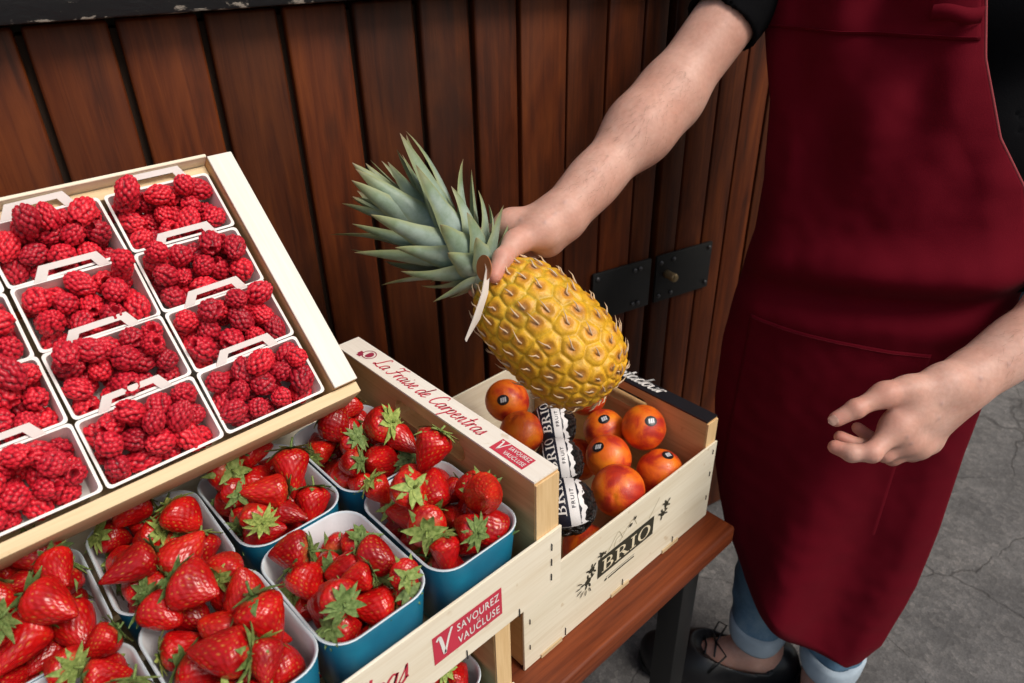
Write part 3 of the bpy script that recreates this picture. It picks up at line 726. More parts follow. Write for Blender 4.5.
for ci in range(3):
    for ri in range(4):
        u = -0.0295 - PX - 0.0025 - ci * 0.1045 + RNG.normal(0, 0.0008); v = 0.036 + ri * 0.0655 + RNG.normal(0, 0.0006)
        M = RCM @ Matrix.Translation((u, v, -0.014)) @ Matrix.Rotation(RNG.normal(0, 0.012), 4, 'Z')
        if PUN_ME is None:
            o = punnet_mesh().build('punnet', M_CARD, smooth=False); PUN_ME = o.data
            h = handle_mb(1).xf(HT).build('handle', M_CARD, o); HAN_ME = h.data
        else:
            o = link(bpy.data.objects.new('punnet', PUN_ME)); h = link(bpy.data.objects.new('handle', HAN_ME), o)
        o.matrix_world = M
        where = f'{rows[ri]} row of the {colsn[ci]} column' 
        tag(o, f'white raspberry punnet in the {rows[ri]} row, {colsn[ci]} column of the tilted crate', 'punnet', 'white raspberry punnets')
        pos, rad = pack(24, 0.0104, PX - 0.003, PY - 0.0025, -0.0290, RNG, heap=0.0, lip=PY - 0.0005, sq=1.03)
        for p, r_ in zip(pos, rad):
            b = link(bpy.data.objects.new('raspberry', RASP[nr % 5]))
            q = randq(RNG); b.matrix_world = M @ Matrix.Translation(p) @ q.to_matrix().to_4x4() @ Matrix.Scale(float(r_ * 1.03), 4)
            tag(b, f'raspberry at the {cellname(p[0], p[1], PX, PY, ("lower", "middle", "upper"))} of the white punnet in the {rows[ri]} row, {colsn[ci]} column', 'raspberry', 'raspberries in the tilted crate'); nr += 1

# ---- strawberries
def m_straw():
    m, nt, b = newmat('strawberry_skin')
    at = N(nt, 'Attribute'); at.attribute_name = 'tint'; sp = N(nt, 'SeparateColor'); L(nt, at.outputs['Color'], sp.inputs[0])
    oi = N(nt, 'ObjectInfo'); v = coords(nt); n = noise(nt, v, 1.6, 3)
    red = ramp(nt, n, [(0.3, (0.34, 0.002, 0.004)), (0.6, (0.52, 0.005, 0.006)), (0.8, (0.60, 0.014, 0.008))])
    var = ramp(nt, oi.outputs['Random'], [(0, (0.66, 0.5, 0.8)), (0.45, (1, 1, 1)), (0.8, (1.05, 1.3, 1.0)), (1, (1.1, 2.6, 1.1))])
    c = mixc(nt, 1.0, red, var, 'MULTIPLY')
    c = mixc(nt, sp.outputs['Green'], c, (0.72, 0.30, 0.10))             # paler shoulder under the leaves
    c = mixc(nt, sp.outputs['Red'], c, (0.62, 0.30, 0.05)); L(nt, c, b.inputs['Base Color'])
    b.inputs['Roughness'].default_value = 0.28; b.inputs['Specular IOR Level'].default_value = 0.5
    b.inputs['Subsurface Weight'].default_value = 0.15; b.inputs['Subsurface Scale'].default_value = 0.006; b.inputs['Subsurface Radius'].default_value = (1, 0.2, 0.1)
    return m
def m_leaf():
    m, nt, b = newmat('strawberry_leaf'); oi = N(nt, 'ObjectInfo'); n = noise(nt, coords(nt), 5, 3)
    c = ramp(nt, n, [(0.3, (0.09, 0.15, 0.032)), (0.7, (0.26, 0.34, 0.11))])
    var = ramp(nt, oi.outputs['Random'], [(0, (0.62, 0.72, 0.75)), (0.5, (1, 1, 1)), (1, (1.7, 1.55, 1.3))])
    L(nt, mixc(nt, 1, c, var, 'MULTIPLY'), b.inputs['Base Color']); b.inputs['Roughness'].default_value = 0.6
    b.inputs['Specular IOR Level'].default_value = 0.3; return m
M_STRAW = m_straw(); M_LEAF = m_leaf()
def straw_mesh(seed, ln, tipw, wedge=0.0):
    rg = np.random.default_rng(seed); V = IV5; z = V[:, 2]
    tt = (1 - z) / 2                                   # 0 calyx .. 1 tip
    prof = 1 - tipw * np.clip((tt - 0.25) / 0.75, 0, 1) ** 1.35
    ph = rg.uniform(0, 6.28, 4); an = np.arctan2(V[:, 1], V[:, 0])
    lump = 1 + 0.045 * np.sin(an + ph[0] + 2*z) + 0.04 * np.sin(2*an + ph[1] + z) + 0.03 * np.sin(3*an + ph[2]) * np.sin(3*z + ph[3])
    X = np.stack([V[:, 0] * prof * lump * (1 + wedge), V[:, 1] * prof * lump * (1 - wedge * 0.6), np.where(z > 0, z * 0.80, z * ln)], 1)
    X[:, 2] += -0.16 * np.where(z > 0, np.clip(1 - np.hypot(V[:, 0], V[:, 1]) / 0.45, 0, 1), 0)
    X[:, 0] += 0.10 * rg.normal() * tt ** 2
    n = 210; C = fib(n, 0.03, rg); dot = V @ C.T; d = np.arccos(np.clip(dot.max(1), -1, 1))
    s = 0.066
    nrm = X / np.linalg.norm(X, axis=1)[:, None]
    cell = np.clip(d / 0.13, 0, 1)
    X += nrm * (0.022 * cell ** 2 - 0.030 * np.exp(-(d / s) ** 2))[:, None]
    seed_c = np.exp(-(d / 0.026) ** 4) * (tt > 0.05)
    X += nrm * (0.014 * np.exp(-(d / 0.024) ** 4))[:, None]
    sh = np.clip(1 - tt / rg.uniform(0.05, 0.17), 0, 1) * 0.5
    me = bpy.data.meshes.new('strawberry'); me.from_pydata([tuple(v) for v in X], [], IF5); me.materials.append(M_STRAW)
    me.polygons.foreach_set('use_smooth', [True] * len(IF5))
    col_attr(me, 'tint', np.stack([np.clip(seed_c * 0.7, 0, 1), sh, 0 * sh], 1)); return me
STRAW = [straw_mesh(1, 1.5, 0.62), straw_mesh(2, 1.25, 0.5), straw_mesh(3, 1.7, 0.7), straw_mesh(4, 1.15, 0.42, 0.12), straw_mesh(5, 1.4, 0.58, 0.06), straw_mesh(6, 1.32, 0.66, 0.16)]
def calyx_mesh(seed):
    rg = random.Random(seed); mb = MB(); n = rg.randint(9, 12)
    for k in range(n):
        a = 2*math.pi*k/n + rg.uniform(-.2, .2); lnn = rg.uniform(0.75, 1.2); wd = rg.uniform(0.19, 0.27); cu = rg.uniform(-0.55, 1.25); z0 = 0.73
        rows_ = []
        ns = 7
        for i in range(ns + 1):
            t = i / ns; r_ = 0.08 + lnn * t; zz = z0 + 0.05 - 0.55 * (r_ ** 2) * 0.62 + cu * t ** 2 * 0.42
            hw = wd * math.sin(math.pi * min(1, 0.22 + t * 0.80)) ** 0.8 * (1 - 0.25 * t) + 0.004
            tw = rg.uniform(-.02, .02)
            for s_ in (-1, 0, 1):
                x = r_; y = s_ * hw + tw; z = zz + abs(s_) * (0.05 if cu > 0 else -0.03)
                rows_.append((x*math.cos(a) - y*math.sin(a), x*math.sin(a) + y*math.cos(a), z))
        mb.add(rows_, [f for i in range(ns) for f in ((i*3, i*3+1, i*3+4, i*3+3), (i*3+1, i*3+2, i*3+5, i*3+4))])
    l = rg.uniform(0.25, 0.7); bx = rg.uniform(-.2, .2)
    mb.tube([(0, 0, 0.62), (bx*0.3, 0, 0.76 + l*0.4), (bx, bx, 0.72 + l)], [0.09, 0.06, 0.055], 7)
    o = mb.build('calyx', M_LEAF, smooth=True); me = o.data; bpy.data.objects.remove(o); return me
CAL = [calyx_mesh(40 + i) for i in range(6)]
ns_ = 0
def put_straw(M, p, q, r, label, group):
    global ns_
    i = int(RNG.integers(0, 6))
    b = link(bpy.data.objects.new('strawberry', STRAW[i])); b.matrix_world = M @ Matrix.Translation(p) @ q.to_matrix().to_4x4() @ Matrix.Scale(float(r), 4) @ Matrix.Translation((0, 0, 0.3))
    c = link(bpy.data.objects.new('calyx', CAL[int(RNG.integers(0, 6))]), b); c.rotation_euler = (0, 0, float(RNG.uniform(0, 6)))
    tag(b, label, 'strawberry', group); ns_ += 1
def m_bluepunnet():
    m, nt, b = newmat('blue_card'); n = noise(nt, coords(nt), 30, 4)
    L(nt, ramp(nt, n, [(0.3, (0.008, 0.20, 0.36)), (0.7, (0.014, 0.28, 0.46))]), b.inputs['Base Color']); b.inputs['Roughness'].default_value = 0.38; return m
M_BLUE = m_bluepunnet(); M_GREYC = plain('grey_pulp_card', (0.62, 0.63, 0.66), 0.8, bumps=(90, 0.2)); M_BLUEIN = plain('pale_rim', (0.60, 0.68, 0.74), 0.6)
BXh, BYh = 0.0510, 0.0685
blue_me = None
def blue_punnet(loc, rz, label, n, frame_lab, r0=0.0168, floor=-0.054):
    global blue_me
    if blue_me is None:
        mb = MB()
        tray(mb, [(BXh-0.010, BYh-0.010, 0.020, -0.092), (BXh-0.008, BYh-0.008, 0.021, -0.090), (BXh-0.0008, BYh-0.0008, 0.025, -0.004), (BXh+0.0004, BYh+0.0004, 0.026, -0.0005), (BXh-0.0004, BYh-0.0004, 0.0255, 0.0004), (BXh-0.0022, BYh-0.0022, 0.024, -0.0006), (BXh-0.0055, BYh-0.0055, 0.020, -0.048)], [0, 0, 0, 2, 2, 1, 1], 8)
        o = mb.build('punnet', [M_BLUE, M_GREYC, M_BLUEIN], smooth=True); o.data.set_sharp_from_angle(angle=R(60)); blue_me = o.data
    else: o = link(bpy.data.objects.new('punnet', blue_me))
    M = Matrix.Translation(loc) @ Matrix.Rotation(rz, 4, 'Z'); o.matrix_world = M
    tag(o, label, 'punnet', 'blue strawberry punnets')
    pos, rad = pack(n, r0, BXh - 0.0045, BYh - 0.0045, floor, RNG, rmin=0.78, rmax=1.26, heap=0.1)
    for p, r_ in zip(pos, rad):
        q = randq(RNG)
        ax = q @ Vector((0, 0, 1))
        if RNG.random() < 0.6 and ax.z < 0: q = Quaternion((1, 0, 0), math.pi) @ q            # many berries show their leaves
        ax = q @ Vector((0, 0, 1)); fl = Vector((ax.x, ax.y, ax.z * 0.6)); q = ax.rotation_difference(fl) @ q
        ax = q @ Vector((0, 0, 1)); rr_ = r_ * 0.98
        if p[2] - rr_ < 0.004:                 # keep the long berries inside the tapering walls
            tp = max(0.0, -min(0.0, p[2] - rr_ * 0.5)) * 0.09 + 0.0040
            ex = rr_ * math.sqrt(1.15 * (1 - ax.x ** 2) + 1.5 * ax.x ** 2); ey = rr_ * math.sqrt(1.15 * (1 - ax.y ** 2) + 1.5 * ax.y ** 2)
            p[0] = min(max(p[0], -(BXh - tp - ex)), BXh - tp - ex); p[1] = min(max(p[1], -(BYh - tp - ey)), BYh - tp - ey)
        put_straw(M, p, q, rr_, f'red strawberry at the {cellname(p[0], p[1], BXh, BYh)} of the {frame_lab}', 'strawberries in the blue punnets')
zr = ZU + 0.106
names = [['front right corner punnet', 'front punnet nearest the red stamp', 'third front punnet from the right', 'front punnet at the left edge'],
         ['back right corner punnet', 'second back punnet from the right', 'third back punnet from the right', 'back punnet at the left edge']]
PUNX = [0.2920, 0.1865, 0.0810, -0.0250]
for ri, y in enumerate((0.4300, 0.5700)):
    for ci in range(4):
        nm = names[ri][ci]
        blue_punnet((PUNX[ci] + RNG.normal(0, 0.001), y + RNG.normal(0, 0.001), zr + RNG.normal(0, 0.001)), RNG.normal(0, 0.02), f'blue strawberry punnet, the {nm} of the upper crate', 28, f'blue {nm}')
for ci, x in enumerate((0.242, 0.136)):
    nm = ('right', 'left')[ci]
    blue_punnet((x, 0.434, Z0 + 0.104), 0.0, f'blue strawberry punnet at the {nm} of the lower crate, seen through its open front', 17, f'lower crate {nm} punnet', floor=-0.016)

# ---- blood oranges
def m_orange():
    m, nt, b = newmat('blood_orange_peel'); oi = N(nt, 'ObjectInfo')
    tc = nt.nodes.new('ShaderNodeTexCoord'); off = N(nt, 'VectorMath'); off.operation = 'SCALE'; off.inputs['Scale'].default_value = 9.0
    cmb = N(nt, 'CombineXYZ'); [L(nt, oi.outputs['Random'], cmb.inputs[i]) for i in range(3)]; L(nt, cmb.outputs[0], off.inputs[0])
    ad = N(nt, 'VectorMath'); ad.operation = 'ADD'; L(nt, tc.outputs['Object'], ad.inputs[0]); L(nt, off.outputs[0], ad.inputs[1])
    n = noise(nt, ad.outputs[0], 0.95, 4, 0.55, 0.5)
    c = ramp(nt, n, [(0.30, (0.86, 0.25, 0.012)), (0.47, (0.78, 0.14, 0.010)), (0.60, (0.52, 0.036, 0.014)), (0.76, (0.24, 0.010, 0.016))])
    L(nt, c, b.inputs['Base Color']); b.inputs['Roughness'].default_value = 0.34
    vo = N(nt, 'TexVoronoi'); vo.inputs['Scale'].default_value = 24; L(nt, tc.outputs['Object'], vo.inputs['Vector'])
    h = ramp(nt, vo.outputs['Distance'], [(0.0, (0, 0, 0)), (0.45, (1, 1, 1))]); bump(nt, b, h, 0.22, 0.02); return m
M_ORANGE = m_orange()
def orange_mesh():
    V = IV5.copy(); z = V[:, 2]; rho = np.hypot(V[:, 0], V[:, 1])
    X = np.stack([V[:, 0], V[:, 1], z * 0.96], 1)
    X[:, 2] -= 0.05 * np.where(z > 0, np.exp(-(rho / 0.12) ** 2), 0)
    an = np.arctan2(V[:, 1], V[:, 0]); X *= (1 + 0.006 * np.sin(5 * an) + 0.01 * np.sin(2*an + 1) )[:, None]
    me = bpy.data.meshes.new('orange'); me.from_pydata([tuple(v) for v in X], [], IF5); me.materials.append(M_ORANGE)
    me.polygons.foreach_set('use_smooth', [True] * len(IF5)); return me
OR_ME = orange_mesh()
M_STK = plain('black_sticker', (0.010, 0.010, 0.014), 0.3); M_STKW = plain('silver_sticker_print', (0.55, 0.57, 0.62), 0.35)
def cap_patch(mb, rx, ry, rad, mi, n=20, rings=4, lobes=None):
    vs = [(0, 0, rad)]; fs = []
    for k in range(1, rings + 1):
        for j in range(n):
            a = 2*math.pi*j/n; f = k / rings
            x, y = rx*f*math.cos(a), ry*f*math.sin(a)
            vs.append((x, y, math.sqrt(max(rad*rad - x*x - y*y, 0))))
    for j in range(n): fs.append((0, 1+j, 1+(j+1) % n))
    for k in range(rings - 1):
        for j in range(n): fs.append((1+k*n+j, 1+(k+1)*n+j, 1+(k+1)*n+(j+1) % n, 1+k*n+(j+1) % n))
    mb.add(vs, fs, mi)
mb = MB(); cap_patch(mb, 0.27, 0.23, 1.022, 0)
rsx = []
for a_, b_ in ((-0.13, -0.05), (-0.03, 0.04), (0.06, 0.13)):
    vs_ = [(a_, -0.10, 0), (b_, -0.10, 0), (b_ + 0.03, 0.10, 0), (a_ + 0.03, 0.10, 0)]
    vs_ = [(x, y, math.sqrt(1.032**2 - x*x - y*y)) for x, y, _ in vs_]; mb.add(vs_, [(0, 1, 2, 3)], 1)
o_ = mb.build('sticker', [M_STK, M_STKW], smooth=False); STK_ME = o_.data; bpy.data.objects.remove(o_)
ORS = [  # x, y, z(camera-relative), radius, sticker pixel (or None), words
 (0.585, 0.655, -0.622, 0.0330, (503, 400), 'the far back left one'),
 (0.560, 0.600, -0.634, 0.0320, None, 'half hidden at the back left'),
 (0.690, 0.585, -0.634, 0.0310, (611, 388), 'orange under the pineapple at the back right'),
 (0.672, 0.530, -0.652, 0.0320, (604, 419), 'dark red orange in the middle right of the pineapple'),
 (0.688, 0.472, -0.648, 0.0325, (651, 421), 'two-toned orange nearest the black top strip'),
 (0.625, 0.490, -0.655, 0.0325, (598, 447), 'bright orange in the centre of the crate'),
 (0.676, 0.440, -0.665, 0.0325, (668, 455), 'bright one at the front right'),
 (0.588, 0.440, -0.655, 0.0350, None, 'large red-blushed orange at the front without a sticker'),
 (0.640, 0.450, -0.722, 0.0320, None, 'shaded orange in the lower layer near the front right'),
 (0.575, 0.540, -0.715, 0.0320, None, 'shaded orange in the lower layer near the middle'),
 (0.530, 0.445, -0.725, 0.0320, None, 'shaded orange in the lower layer at the front left'),
 (0.650, 0.570, -0.720, 0.0320, None, 'shaded orange in the lower layer under the pineapple'),
 (0.525, 0.660, -0.715, 0.0320, None, 'shaded orange in the lower layer at the back left')]
op = np.array([o[:3] for o in ORS]); orad = np.array([o[3] for o in ORS])
for k in range(120):
    d = op[:, None] - op[None]; D = np.linalg.norm(d, axis=2) + np.eye(len(op)) * 9
    ov = np.clip((orad[:, None] + orad[None]) - D, 0, None); op += (d / D[..., None] * ov[..., None] * 0.5).sum(1) * 0.6
    op[:, 0] = np.minimum(op[:, 0], 0.7205 - orad); op[:, 1] = np.clip(op[:, 1], 0.4045 + orad, 0.735 - orad); op[:, 2] = np.maximum(op[:, 2], -0.766 + orad)
for i, (o, p) in enumerate(zip(ORS, op)):
    c = Vector((p[0], p[1], p[2] + H)); r = o[3]
    b = link(bpy.data.objects.new('blood_orange', OR_ME))
    q = randq(RNG)
    b.matrix_world = Matrix.Translation(c) @ q.to_matrix().to_4x4() @ Matrix.Scale(r, 4)
    tag(b, 'blood orange in the pale crate: ' + o[5], 'orange', 'blood oranges in the wooden crate')
    if o[4]:
        rv = ray(*o[4]); rv = rv / np.linalg.norm(rv); oc = -np.array(p); bq = rv @ oc; disc = bq*bq - (oc @ oc - r*r)
        if disc > 0: hit = rv * (-bq - math.sqrt(disc)); nrm = Vector(hit - p).normalized()
        else: nrm = Vector((-0.3, -0.5, 0.8)).normalized()
        rotw = Vector((0, 0, 1)).rotation_difference(nrm) @ Quaternion((0, 0, 1), R(-35 + 25 * math.sin(i * 2.3)))
        s_ = link(bpy.data.objects.new('sticker', STK_ME), b)
        s_.rotation_mode = 'QUATERNION'; s_.rotation_quaternion = q.inverted() @ rotw

# ---- paper-wrapped oranges
def m_paper(name, col, cr=0.5):
    m, nt, b = newmat(name); v = coords(nt); vo = N(nt, 'TexVoronoi'); vo.inputs['Scale'].default_value = 3.2; vo.feature = 'F1'
    nn = N(nt, 'TexNoise'); nn.inputs['Scale'].default_value = 2.0; nn.inputs['Detail'].default_value = 4; L(nt, v, nn.inputs['Vector']); L(nt, nn.outputs['Color'], vo.inputs['Vector'])
    L(nt, mixc(nt, noise(nt, v, 6, 3), tuple(x*0.8 for x in col), col), b.inputs['Base Color'])
    b.inputs['Roughness'].default_value = 0.42; bump(nt, b, vo.outputs['Distance'], 0.8, 0.05); return m
M_WRAP = m_paper('black_tissue_paper', (0.020, 0.018, 0.018)); M_LABW = plain('label_white', (0.74, 0.73, 0.74), 0.5); M_LABN = plain('label_navy', (0.010, 0.012, 0.025), 0.4)
def wrap_mesh(seed):
    X = IV5.copy(); mn = []
    for v in X:
        p = Vector(v) * 2.1 + Vector((seed * 7.1, 0, 0))
        c1 = mnoise.ridged_multi_fractal(p, 0.9, 2.1, 4, 1.0, 2.0, noise_basis='PERLIN_ORIGINAL')
        mn.append(c1)
    mn = np.array(mn); X = X * (1 + 0.075 * (mn - mn.mean()))[:, None]
    me = bpy.data.meshes.new('wrapped_orange'); me.from_pydata([tuple(v) for v in X], [], IF5); me.materials.append(M_WRAP)
    me.polygons.foreach_set('use_smooth', [True] * len(IF5)); return me
WR = [((0.620, 0.575, -0.668), 0.033, (561, 425), 'back'), ((0.575, 0.515, -0.672), 0.033, (572, 468), 'middle'), ((0.522, 0.452, -0.668), 0.035, (580, 518), 'front'), ((0.565, 0.590, -0.700), 0.030, None, 'unlabelled')]
WR = [((0.607, 0.583, -0.640), 0.034, (563, 424), 'back'), ((0.556, 0.522, -0.642), 0.034, (572, 468), 'middle'), ((0.508, 0.460, -0.648), 0.036, (580, 517), 'front'), ((0.525, 0.600, -0.672), 0.033, None, 'unlabelled')]
gl, gw = serif_word()
for i, (p, r, px, nm) in enumerate(WR):
    c = Vector((p[0], p[1], p[2] + H))
    b = link(bpy.data.objects.new('wrapped_orange', wrap_mesh(i + 1))); b.location = c; b.scale = (r, r, r)
    lab = {'back': 'orange wrapped in black lettered paper, farthest back, just under the pineapple', 'middle': 'orange wrapped in black lettered paper between the other two lettered ones',
           'front': 'orange wrapped in black lettered paper nearest the front panel of the crate', 'unlabelled': 'orange in plain dark paper behind the printed strip of the strawberry crate'}[nm]
    tag(b, lab, 'wrapped orange', 'paper wrapped oranges')
    if px is None: continue
    # printed band: local frame on the fruit, x along the word, y across
    rv = Vector(ray(*px)).normalized()
    nz = (-rv * 0.8 + Vector((0, 0, 0.35))).normalized()
    dirp = Vector((0.048, 0.062, 0.012)); dx = (dirp - nz * dirp.dot(nz)).normalized()     # the word climbs from front to back
    dy = nz.cross(dx)
    dx, dy = dx, dy
    Mx = Matrix((dx, dy, nz)).transposed().to_4x4()
    def wrapm(vs, lift):
        out = []
        for x, y in vs:
            rr_ = 1.06 + lift + 0.02 * math.sin(7 * x + 3 * i) * math.cos(5 * y)
            a, bb = x, y
            out.append(tuple(Mx @ Vector((math.sin(a) * math.cos(bb), math.sin(bb), math.cos(a) * math.cos(bb))) * rr_))
        return out
    def sheet(x0, x1, y0, y1, lift, mat, name, wav=0.0, par=b):
        mb = MB(); nx, ny = 24, 10; vs = []
        for j in range(ny + 1):
            for k in range(nx + 1):
                x = x0 + (x1 - x0) * k / nx; fy = j / ny
                yb_ = y0 + (wav * (math.sin(9 * x + i) + 0.6 * math.sin(21 * x)) if wav else 0)
                vs.append((x, yb_ + (y1 - yb_) * fy))
        mb.add(wrapm(vs, lift), [(j*(nx+1)+k, j*(nx+1)+k+1, (j+1)*(nx+1)+k+1, (j+1)*(nx+1)+k) for j in range(ny) for k in range(nx)])
        return mb.build(name, mat, par, smooth=True)
    band = sheet(-0.95, 0.95, -0.56, 0.56, 0.000, M_LABW, 'paper_label', 0.06)
    sheet(-0.92, 0.92, 0.00, 0.51, 0.012, M_LABN, 'navy_panel', 0, band)
    sheet(-0.90, 0.90, -0.38, -0.335, 0.012, M_LABN, 'printed_line', 0.03, band)
    kx_ = 1.42 / gw
    pcs = MB()
    for li, (vs, fs) in enumerate(gl): pcs.add(wrapm([(-0.52 + x * kx_, 0.09 + y * 0.33) for x, y in vs], 0.024 + 0.0006 * li), fs)
    pcs.build('serif_lettering', M_WHITEP, band)
    v_, f_ = text2d('FRUIT', 1, 0, 1.25, 0.01)
    MB().add(wrapm(fit(v_, -0.30, -0.23, 0.34, -0.11), 0.016), f_).build('small_lettering', M_LABN, band)

# ------------------------------------------------------------------ pineapple
def m_pine():
    m, nt, b = newmat('pineapple_rind'); at = N(nt, 'Attribute'); at.attribute_name = 'tint'; sp = N(nt, 'SeparateColor'); L(nt, at.outputs['Color'], sp.inputs[0])
    v = coords(nt); n = noise(nt, v, 120, 5, 0.65); n2 = noise(nt, v, 22, 4)
    c = ramp(nt, sp.outputs['Green'], [(0.0, (0.46, 0.28, 0.15)), (0.22, (0.50, 0.23, 0.06)), (0.46, (0.63, 0.28, 0.022)), (0.85, (0.74, 0.39, 0.022)), (1.0, (0.78, 0.44, 0.022))])
    gr = mixc(nt, sp.outputs['Blue'], (0.70, 0.40, 0.018), (0.36, 0.38, 0.035))
    c = mixc(nt, sp.outputs['Red'], c, gr)
    c = mixc(nt, 0.8, c, ramp(nt, n, [(0.3, (0.62, 0.6, 0.55)), (0.6, (1.05, 1.05, 1.05))]), 'MULTIPLY')
    c = mixc(nt, 0.6, c, ramp(nt, n2, [(0.3, (0.72, 0.66, 0.5)), (0.65, (1.12, 1.06, 1.0))]), 'MULTIPLY')
    L(nt, c, b.inputs['Base Color']); b.inputs['Roughness'].default_value = 0.42; bump(nt, b, n, 0.6, 0.0022); return m
def m_crown():
    m, nt, b = newmat('crown_leaf'); at = N(nt, 'Attribute'); at.attribute_name = 'tint'; sp = N(nt, 'SeparateColor'); L(nt, at.outputs['Color'], sp.inputs[0])
    n = noise(nt, coords(nt), 38, 5, 0.65)
    c = ramp(nt, sp.outputs['Red'], [(0.0, (0.46, 0.50, 0.38)), (0.2, (0.30, 0.40, 0.33)), (0.75, (0.22, 0.30, 0.18)), (0.93, (0.22, 0.22, 0.10)), (1.0, (0.20, 0.10, 0.05))])
    c = mixc(nt, sp.outputs['Green'], c, (0.35, 0.43, 0.41))
    c = mixc(nt, 0.85, c, ramp(nt, n, [(0.32, (0.60, 0.68, 0.52)), (0.65, (1.12, 1.12, 1.15))]), 'MULTIPLY')
    c = mixc(nt, math_(nt, 'MULTIPLY', sp.outputs['Blue'], 0.6), c, (0.34, 0.36, 0.15))
    L(nt, c, b.inputs['Base Color']); b.inputs['Roughness'].default_value = 0.5; bump(nt, b, n, 0.4, 0.0012); return m
M_PINE, M_CROWN = m_pine(), m_crown()
PA = Vector(P(488, 273, 0.868)); PB = Vector(P(608, 391, 0.845)); ax = (PA - PB); PL = ax.length; az = ax.normalized()
xr = (Vector(RR) - az * az.dot(Vector(RR))).normalized(); yr = az.cross(xr)
PM = Matrix((xr, yr, az)).transposed().to_4x4(); PM.translation = PB
pine = empty('pineapple'); pine.matrix_world = PM
tag(pine, 'ripe yellow pineapple with a blue green leaf crown held in the hand', 'pineapple')
PR = 0.0635
def prof(t): return PR * (1 - abs(2*t - 1) ** 2.9) ** (1/2.3) * (1.03 - 0.10 * t)
BL = PL * 0.985
NE = 132
NROW = 16.5; NE = 176; ie = np.arange(NE) + 0.5
# equal-area heights of the eyes
tt = np.linspace(0, 1, 400); cum = np.cumsum([prof(t) + 0.004 for t in tt]); cum /= cum[-1]
arc = np.array([prof(t) for t in tt]); arc = np.concatenate([[0], np.cumsum(np.hypot(np.diff(arc), np.diff(tt) * BL))]); te = np.interp(0.010 + ie / NE * (arc[-1] - 0.016), arc, tt); ang = ie * 2 * math.pi / NROW + te * 0.5
def surf(t, a): r_ = np.array([prof(float(x)) for x in np.ravel(t)]).reshape(np.shape(t)); return np.stack([r_*np.cos(a), r_*np.sin(a), t*BL], -1)
jit = np.random.default_rng(9); te = np.clip(te + jit.normal(0, .009, NE), 0.005, .995); ang = ang + jit.normal(0, .07, NE)
EY = surf(te, ang)
NU, NV = 260, 190
tv = 0.5 - 0.5 * np.cos(np.linspace(0.0, math.pi, NV)); av = np.linspace(0, 2*math.pi, NU, endpoint=False)
T_, A_ = np.meshgrid(tv, av, indexing='ij'); X = surf(T_, A_).reshape(-1, 3)
D = np.linalg.norm(X[:, None] - EY[None], axis=2); ii = np.argsort(D, 1)[:, :2]; d1 = np.take_along_axis(D, ii[:, :1], 1)[:, 0]; d2 = np.take_along_axis(D, ii[:, 1:2], 1)[:, 0]
brd = np.clip((d2 - d1) / 0.0068, 0, 1)
nrm = X - np.array([0, 0, BL * 0.5]); nrm[:, 2] *= 0.45; nrm /= np.linalg.norm(nrm, axis=1)[:, None]
er = np.random.default_rng(5); eh = er.uniform(0.75, 1.15, NE)[ii[:, 0]]
h = 0.0026 * (1 - (1 - brd) ** 2.0) * eh - 0.0007 * np.exp(-(d1 / 0.0050) ** 2) + 0.0011 * np.exp(-((d1 - 0.0075) / 0.003) ** 2)
Xp = X + nrm * h[:, None]
fs = [(i*NU+j, i*NU+(j+1) % NU, (i+1)*NU+(j+1) % NU, (i+1)*NU+j) for i in range(NV-1) for j in range(NU)]
body = np_mesh('rind', Xp, fs, M_PINE, pine)
green = np.clip((X[:, 2] / BL - 0.30) * 1.2, 0, 1) * er.uniform(0.4, 1.2, NE)[ii[:, 0]]
col_attr(body.data, 'tint', np.stack([(1 - brd) ** 1.4, np.clip(d1 / 0.0112 + er.normal(0, 0.10, NE)[ii[:, 0]], 0, 1), np.clip(green, 0, 1)], 1))
M_SPINE = plain('pale_bract', (0.58, 0.42, 0.27), 0.6); M_BRACT = plain('brown_bract', (0.42, 0.21, 0.10), 0.7)
mb = MB()
for k in range(NE):
    p = EY[k]; nn = p - np.array([0, 0, BL*0.5]); nn[2] *= 0.45; nn /= np.linalg.norm(nn); up_ = np.array([0, 0, 1.0]) - nn * nn[2]; up_ /= max(np.linalg.norm(up_), .2); sd_ = np.cross(up_, nn)
    l = er.uniform(0.007, 0.0155); j = er.normal(0, 0.8)
    o = p + nn * 0.0022; w_ = 0.0042
    tip = o + up_ * l + nn * (0.0035 + 0.004 * er.random()) + sd_ * j * 0.004
    mb.tube([o - up_*0.003 + nn*0.0004, o + up_ * 0.0015 + nn*0.0022, (o + tip)/2 + nn*0.0022, tip], [0.0009, 0.0012, 0.0007, 0.0001], 6)
mb.build('spines', M_SPINE, pine, smooth=True)
